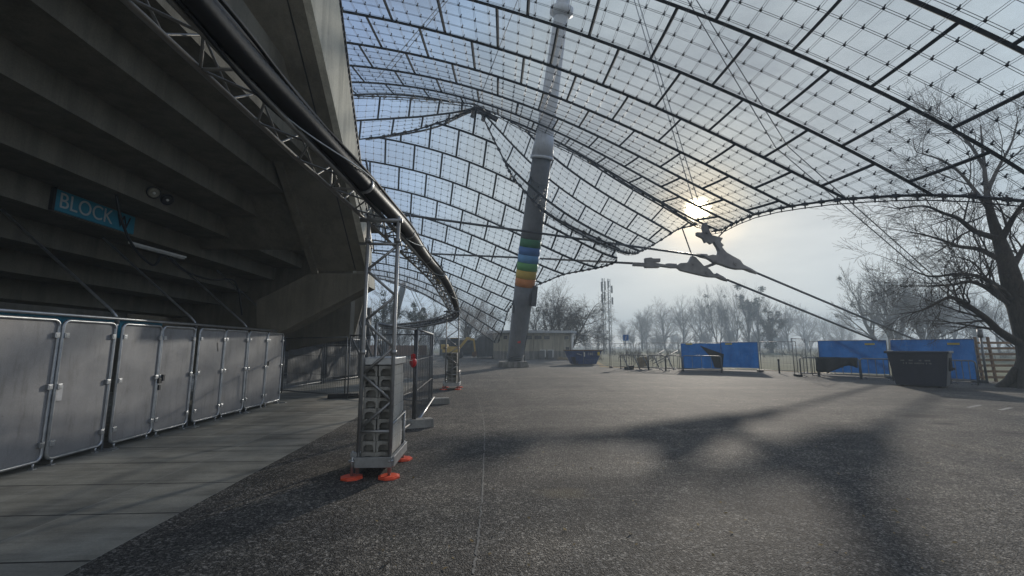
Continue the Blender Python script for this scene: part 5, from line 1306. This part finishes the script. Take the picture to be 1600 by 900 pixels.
def make_tree(name, label, H, seed, kids=(8, 6, 5, 4), spread=.75, lift=.05, droop=0., stems=1, r0=None, maxlev=4, wob=.13, minr=.009, balls=0, ball_r=.4, cat='tree', group=None, twig='twig_hazed', start=.18, ivy=False):
    rnd = random.Random(seed); t = thing(name, label, cat, (0, 0, 0), 0, group); limb, tw = Twigs(), Twigs(); tips = []
    r0 = r0 or H * .022
    for s_ in range(stems):
        a = 2 * math.pi * s_ / max(1, stems) + rnd.random(); ln = 0 if stems == 1 else .28 + .15 * rnd.random()
        d = Vector((math.sin(ln) * math.cos(a), math.sin(ln) * math.sin(a), math.cos(ln)))
        p = Vector((math.cos(a), math.sin(a), 0)) * (0 if stems == 1 else r0 * .8); p.z = -.1
        grow(limb, tw, rnd, p, d, H * .58, r0 * (1 if stems == 1 else .7), 0, maxlev, kids, spread, lift, droop, wob, minr, tips, start)
    limb.build('trunk', 'bark', t); tw.build('crown', twig, t)
    if balls and tips:
        cand = [q for q in tips if q.z > H * .35]; rnd.shuffle(cand)
        for q in cand[:balls]:
            m = MB(); ball_clump(Vector((0, 0, 0)), ball_r * (.6 + .7 * rnd.random()), rnd, m); o = m.build('mistletoe', 'mistletoe', t); o.location = q
    if ivy:
        m = MB()
        for _ in range(70):
            q = rnd.choice(tips) if rnd.random() < .6 else Vector((rnd.gauss(0, .4), rnd.gauss(0, .4), rnd.random() * H * .6))
            if q.z < H * .85: ball_clump(q, H * .055 * (.6 + .7 * rnd.random()), rnd, m)
        m.build('ivy', 'ivy', t)
    return t
def place(t, px, Y, s=1., rz=0., z=-.05):
    p = at(px, 541, Y); t.location = (p.x, p.y, z); t.scale = (s, s, s); t.rotation_euler = (0, 0, rz); return t

# the big tree at the right: trunk and main limbs follow the photograph, their twigs are grown
BT_ = thing('big_tree', 'big dark bare tree leaning over the right side of the plaza', 'tree', gp(1590, 606))
TB = Vector(BT_.location); YB = TB.y
limb, tw = Twigs(), Twigs(); rnd = random.Random(21)
def L(pts): return [at(x, y, YB + dy) - TB for x, y, dy in pts]
def fat(ctrl, r0, r1, n=10, sub=5):
    P = catmull(ctrl, sub); k = len(P); R_ = [r0 + (r1 - r0) * (i / (k - 1)) ** .8 for i in range(k)]; limb.tube2(P, R_, n); return P, R_
def tube2(s, P, R_, n):
    m = MB(); m.tube(P, R_, n, False); o = len(s.v); s.v += m.v; s.f += [tuple(i + o for i in f) for f in m.f]
Twigs.tube2 = tube2
trunk = [Vector((.42, 0, -.15)), Vector((.50, 0, .35))] + L([(1611, 560, 0), (1604, 525, 0), (1592, 480, 0), (1579, 434, 0), (1569, 398, .1), (1558, 366, .2), (1547, 330, .3), (1541, 292, .4), (1536, 240, .5), (1532, 195, .7)])
P = catmull(trunk, 5); k = len(P)
R_ = [float(np.interp(i / (k - 1), [0, .05, .12, .25, .45, .62, .8, 1], [.72, .52, .45, .40, .34, .21, .10, .02])) for i in range(k)]
limb.tube2(P, R_, 14)
LIMBS = [([(1592, 536, 0), (1562, 518, -.3), (1542, 499, -.6), (1513, 478, -.9), (1488, 465, -1.1), (1470, 470, -1.3), (1452, 480, -1.4)], .17, .035),
         ([(1586, 478, 0), (1562, 464, .2), (1537, 447, .4), (1513, 440, .6), (1488, 445, .8), (1450, 447, 1.0)], .15, .03),
         ([(1583, 470, 0), (1560, 448, -.4), (1530, 432, -.8), (1495, 428, -1.1), (1455, 432, -1.5), (1420, 420, -1.8)], .12, .02),
         ([(1570, 408, 0), (1552, 400, .3), (1528, 389, .6), (1498, 385, .9), (1474, 376, 1.1), (1444, 367, 1.3), (1412, 361, 1.5)], .14, .02),
         ([(1556, 372, .1), (1523, 361, -.3), (1498, 342, -.7), (1474, 333, -1.0), (1444, 322, -1.3), (1400, 326, -1.6)], .13, .02),
         ([(1578, 425, 0), (1591, 402, .3), (1606, 378, .6), (1630, 350, 1)], .15, .05),
         ([(1563, 378, .1), (1580, 346, -.4), (1600, 316, -.9), (1632, 280, -1.4)], .14, .03),
         ([(1546, 328, .3), (1525, 300, .0), (1500, 270, -.4), (1470, 250, -.8), (1440, 240, -1.2)], .10, .02),
         ([(1542, 300, .4), (1560, 262, .8), (1580, 225, 1.2), (1590, 190, 1.4)], .10, .02),
         ([(1538, 262, .5), (1515, 225, .8), (1490, 200, 1.1), (1470, 186, 1.2)], .08, .02),
         ([(1588, 500, 0), (1570, 470, 1.0), (1545, 440, 2.0), (1520, 410, 2.8), (1490, 400, 3.4)], .12, .02)]
for pts, r0, r1 in LIMBS:
    P, R_ = fat(L(pts), r0, r1, 8)
    n_ = int(5 + len(pts))
    for i in range(n_):
        x = (.18 + .82 * (i + rnd.random()) / n_) * (len(P) - 1.01); j = int(x); c = P[j].lerp(P[j + 1], x - j); cd = (P[j + 1] - P[j]).normalized()
        o = Matrix.Rotation(rnd.random() * 6.28, 3, cd) @ cd.orthogonal().normalized(); sp = .55 + .5 * rnd.random()
        nd = (cd * math.cos(sp) + o * math.sin(sp) + Vector((0, 0, .12))).normalized()
        grow(tw, tw, rnd, c, nd, (1.15 + .9 * rnd.random()) * (1.15 - .45 * x / len(P)), max(.014, R_[j] * .42), 1, 4, (0, 4, 3, 2), .62, .03, .3, .15, .0045)
    grow(tw, tw, rnd, P[-1], (P[-1] - P[-2]).normalized(), 1.4, r1, 1, 4, (0, 4, 3, 2), .6, .02, .3, .14, .0045)
for k_ in range(7):                                    # root flare
    a = k_ * .9; limb.tube([Vector((.48 + .25 * math.cos(a), .25 * math.sin(a), .75)), Vector((.46 + .55 * math.cos(a), .55 * math.sin(a), .22)), Vector((.44 + .95 * math.cos(a), .95 * math.sin(a), -.08))], [.16, .17, .10], 7)
limb.build('trunk', 'bark', BT_); tw.build('crown', 'twig', BT_)

BK = 'bare trees beyond the plaza'
willow = make_tree('willow_tree', 'broad many stemmed bare tree behind the left blue sheet at the right', 11.0, 31, (6, 5, 5, 3), .55, .07, 0, 4, .42, 4, .12, .012, 7, .35, group=BK)
place(willow, 1388, 76, 1.42)
w2 = dup(willow, label='bare forked tree behind the waste container, right of the broad many stemmed one'); place(w2, 1452, 88, 1.3, 2.1)
pop = make_tree('poplar_tree', 'slim tall bare tree with mistletoe, left one of the tall group beyond the blue sheets', 14.5, 41, (9, 5, 4, 3), .42, .10, 0, 2, .26, 4, .08, .009, 8, .42, group=BK, start=.15)
place(pop, 1122, 145, 1.40)
p2_ = dup(pop, label='slim tall bare tree in the middle of the tall group with mistletoe'); place(p2_, 1146, 150, 1.42, 1.2)
pm = make_tree('poplar_tree', 'slim tall tree dotted with many dark mistletoe balls beyond the bright blue sheet', 14.0, 47, (9, 5, 4, 3), .40, .10, 0, 1, .26, 4, .08, .009, 26, .62, group=BK, start=.12)
place(pm, 1172, 132, 1.32)
p3_ = dup(pm, label='tall mistletoe tree at the right end of the tall group'); place(p3_, 1186, 138, 1.30, 2.6)
iv = make_tree('ivy_tree', 'shorter tree wrapped in dark ivy right of the tall mistletoe group', 10, 53, (7, 5, 4, 3), .5, .07, 0, 1, .3, 4, .1, .014, 10, .5, group=BK, ivy=True)
place(iv, 1205, 112, 1.22)
weep = make_tree('weeping_tree', 'weeping bare tree with drooping twigs behind the blue skip', 9.2, 61, (9, 7, 6, 5), .85, .03, 1.5, 2, .26, 4, .15, .009, 0, group=BK, twig='twig')
place(weep, 884, 62, 1.12)
br = make_tree('broad_tree', 'bare rounded tree above the kiosk roof right of the mast', 13, 67, (8, 6, 4, 3), .62, .07, 0, 1, .27, 4, .13, .010, 2, .5, group=BK, twig='twig')
place(br, 852, 72, .90)
b2 = dup(br, label='bare tree half hidden behind the mast and kiosk'); place(b2, 822, 86, .95, 1.7)
rnd2 = random.Random(77)
# trees in the haze, all of them copies of three kinds with a turn and size of their own
k1 = make_tree('broad_tree', 'hazy bare tree right of the telecom mast with an open crown', 13, 71, (9, 6, 4, 3), .66, .06, 0, 1, .26, 4, .14, .016, 1, .4, group=BK)
place(k1, 1004, 165, 1.25)
k2_ = make_tree('broad_tree', 'wide hazy bare tree left of the folded blue sheet', 14, 73, (9, 6, 4, 3), .72, .05, 0, 1, .3, 4, .15, .017, 0, group=BK)
place(k2_, 1040, 176, 1.40)
for px, Y, s_, src, lb in ((1068, 108, .98, 'k1', 'hazy bare tree directly above the folded blue sheet'), (1092, 122, 1.05, 'k2', 'wide hazy bare tree left of the tall mistletoe group'),
      (1232, 112, .98, 'k1', 'hazy bare tree right of the ivy wrapped tree'), (1262, 128, .90, 'k2', 'hazy bare tree above the gap between the blue sheets'), (1290, 138, .88, 'k1', 'faint bare tree left of the broad many stemmed one'),
      (1315, 120, .72, 'k2', 'small faint bare tree beside the broad many stemmed one'), (1010, 150, .95, 'k2', 'faint far bare tree behind the open crowned one'), (975, 140, .72, 'k1', 'small faint bare tree just right of the telecom mast'),
      (935, 128, .62, 'k2', 'small faint bare tree just left of the telecom mast'), (1492, 74, .80, 'k1', 'bare tree beyond the waste container left of the big trunk'), (1526, 84, .9, 'k2', 'bare tree beyond the marker post'),
      (1560, 70, .74, 'k1', 'bare tree seen through the big tree just left of its trunk'), (1475, 100, .98, 'k2', 'fainter bare tree behind the one left of the big trunk')):
    place(dup(k1 if src == 'k1' else k2_, label=lb), px, Y * 1.5, s_ * 1.5, rnd2.random() * 6.28)
ms = make_tree('mistletoe_tree', 'bare tree full of dark mistletoe seen between the legs of the near scaffold tower', 12, 83, (8, 5, 4, 4), .68, .06, 0, 1, .26, 4, .13, .014, 34, .55, group=BK)
place(ms, 651, 74, .80)
place(dup(ms, label='mistletoe tree at the far left of the opening behind the near scaffold tower'), 597, 70, .92, 2.2)
for px, Y, s_, lb in ((676, 84, .82, 'bare tree right of the mistletoe trees under the canopy edge'), (717, 78, .88, 'bare tree under the canopy edge left of the abutment'), (742, 90, .98, 'bare tree behind the sloping abutment'), (770, 96, 1.0, 'bare tree showing through the far canopy above the kiosk'), (630, 98, .72, 'faint bare tree between the two mistletoe trees'), (795, 92, .98, 'bare tree showing through the canopy just left of the mast')):
    place(dup(br, label=lb), px, Y, s_, rnd2.random() * 6.28)
# far-off wood that reads as one mass
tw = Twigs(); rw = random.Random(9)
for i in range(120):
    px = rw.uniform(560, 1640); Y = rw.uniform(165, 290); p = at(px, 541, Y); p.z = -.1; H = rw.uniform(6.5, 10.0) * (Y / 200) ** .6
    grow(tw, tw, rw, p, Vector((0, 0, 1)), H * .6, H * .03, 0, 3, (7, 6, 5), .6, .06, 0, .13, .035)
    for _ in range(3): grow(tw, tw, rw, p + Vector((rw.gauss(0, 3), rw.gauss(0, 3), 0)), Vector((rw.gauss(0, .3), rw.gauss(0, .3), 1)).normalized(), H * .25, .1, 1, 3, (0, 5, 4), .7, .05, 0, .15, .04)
o = tw.build('distant_wood', 'twig_hazed', None); tag(o, kind='stuff')
# scrub below the fences
tw = Twigs(); rw = random.Random(19)
for i in range(150):
    px = rw.uniform(930, 1640); Y = rw.uniform(44, 110); p = at(px, 541, Y); p.z = -.1
    for _ in range(3): grow(tw, tw, rw, p + Vector((rw.gauss(0, .4), rw.gauss(0, .4), 0)), Vector((rw.gauss(0, .4), rw.gauss(0, .4), 1)).normalized(), rw.uniform(.4, .9), .02, 2, 4, (0, 0, 5, 4), .6, .05, 0, .16, .008)
o = tw.build('scrub', 'twig_hazed', None); tag(o, kind='stuff')

# ================================================================== winter haze
m = MB(); m.box((0, 300, 21.4), (1220, 820, 45))
hm = bpy.data.materials.new('winter_haze'); hm.use_nodes = True; nt = hm.node_tree; nt.nodes.clear()
ou = nt.nodes.new('ShaderNodeOutputMaterial'); pv = nt.nodes.new('ShaderNodeVolumePrincipled')
pv.inputs['Color'].default_value = (.76, .90, 1.0, 1); pv.inputs['Density'].default_value = HAZE; pv.inputs['Anisotropy'].default_value = .12
nt.links.new(pv.outputs[0], ou.inputs['Volume'])
o = m.build('haze', hm); tag(o, kind='stuff')
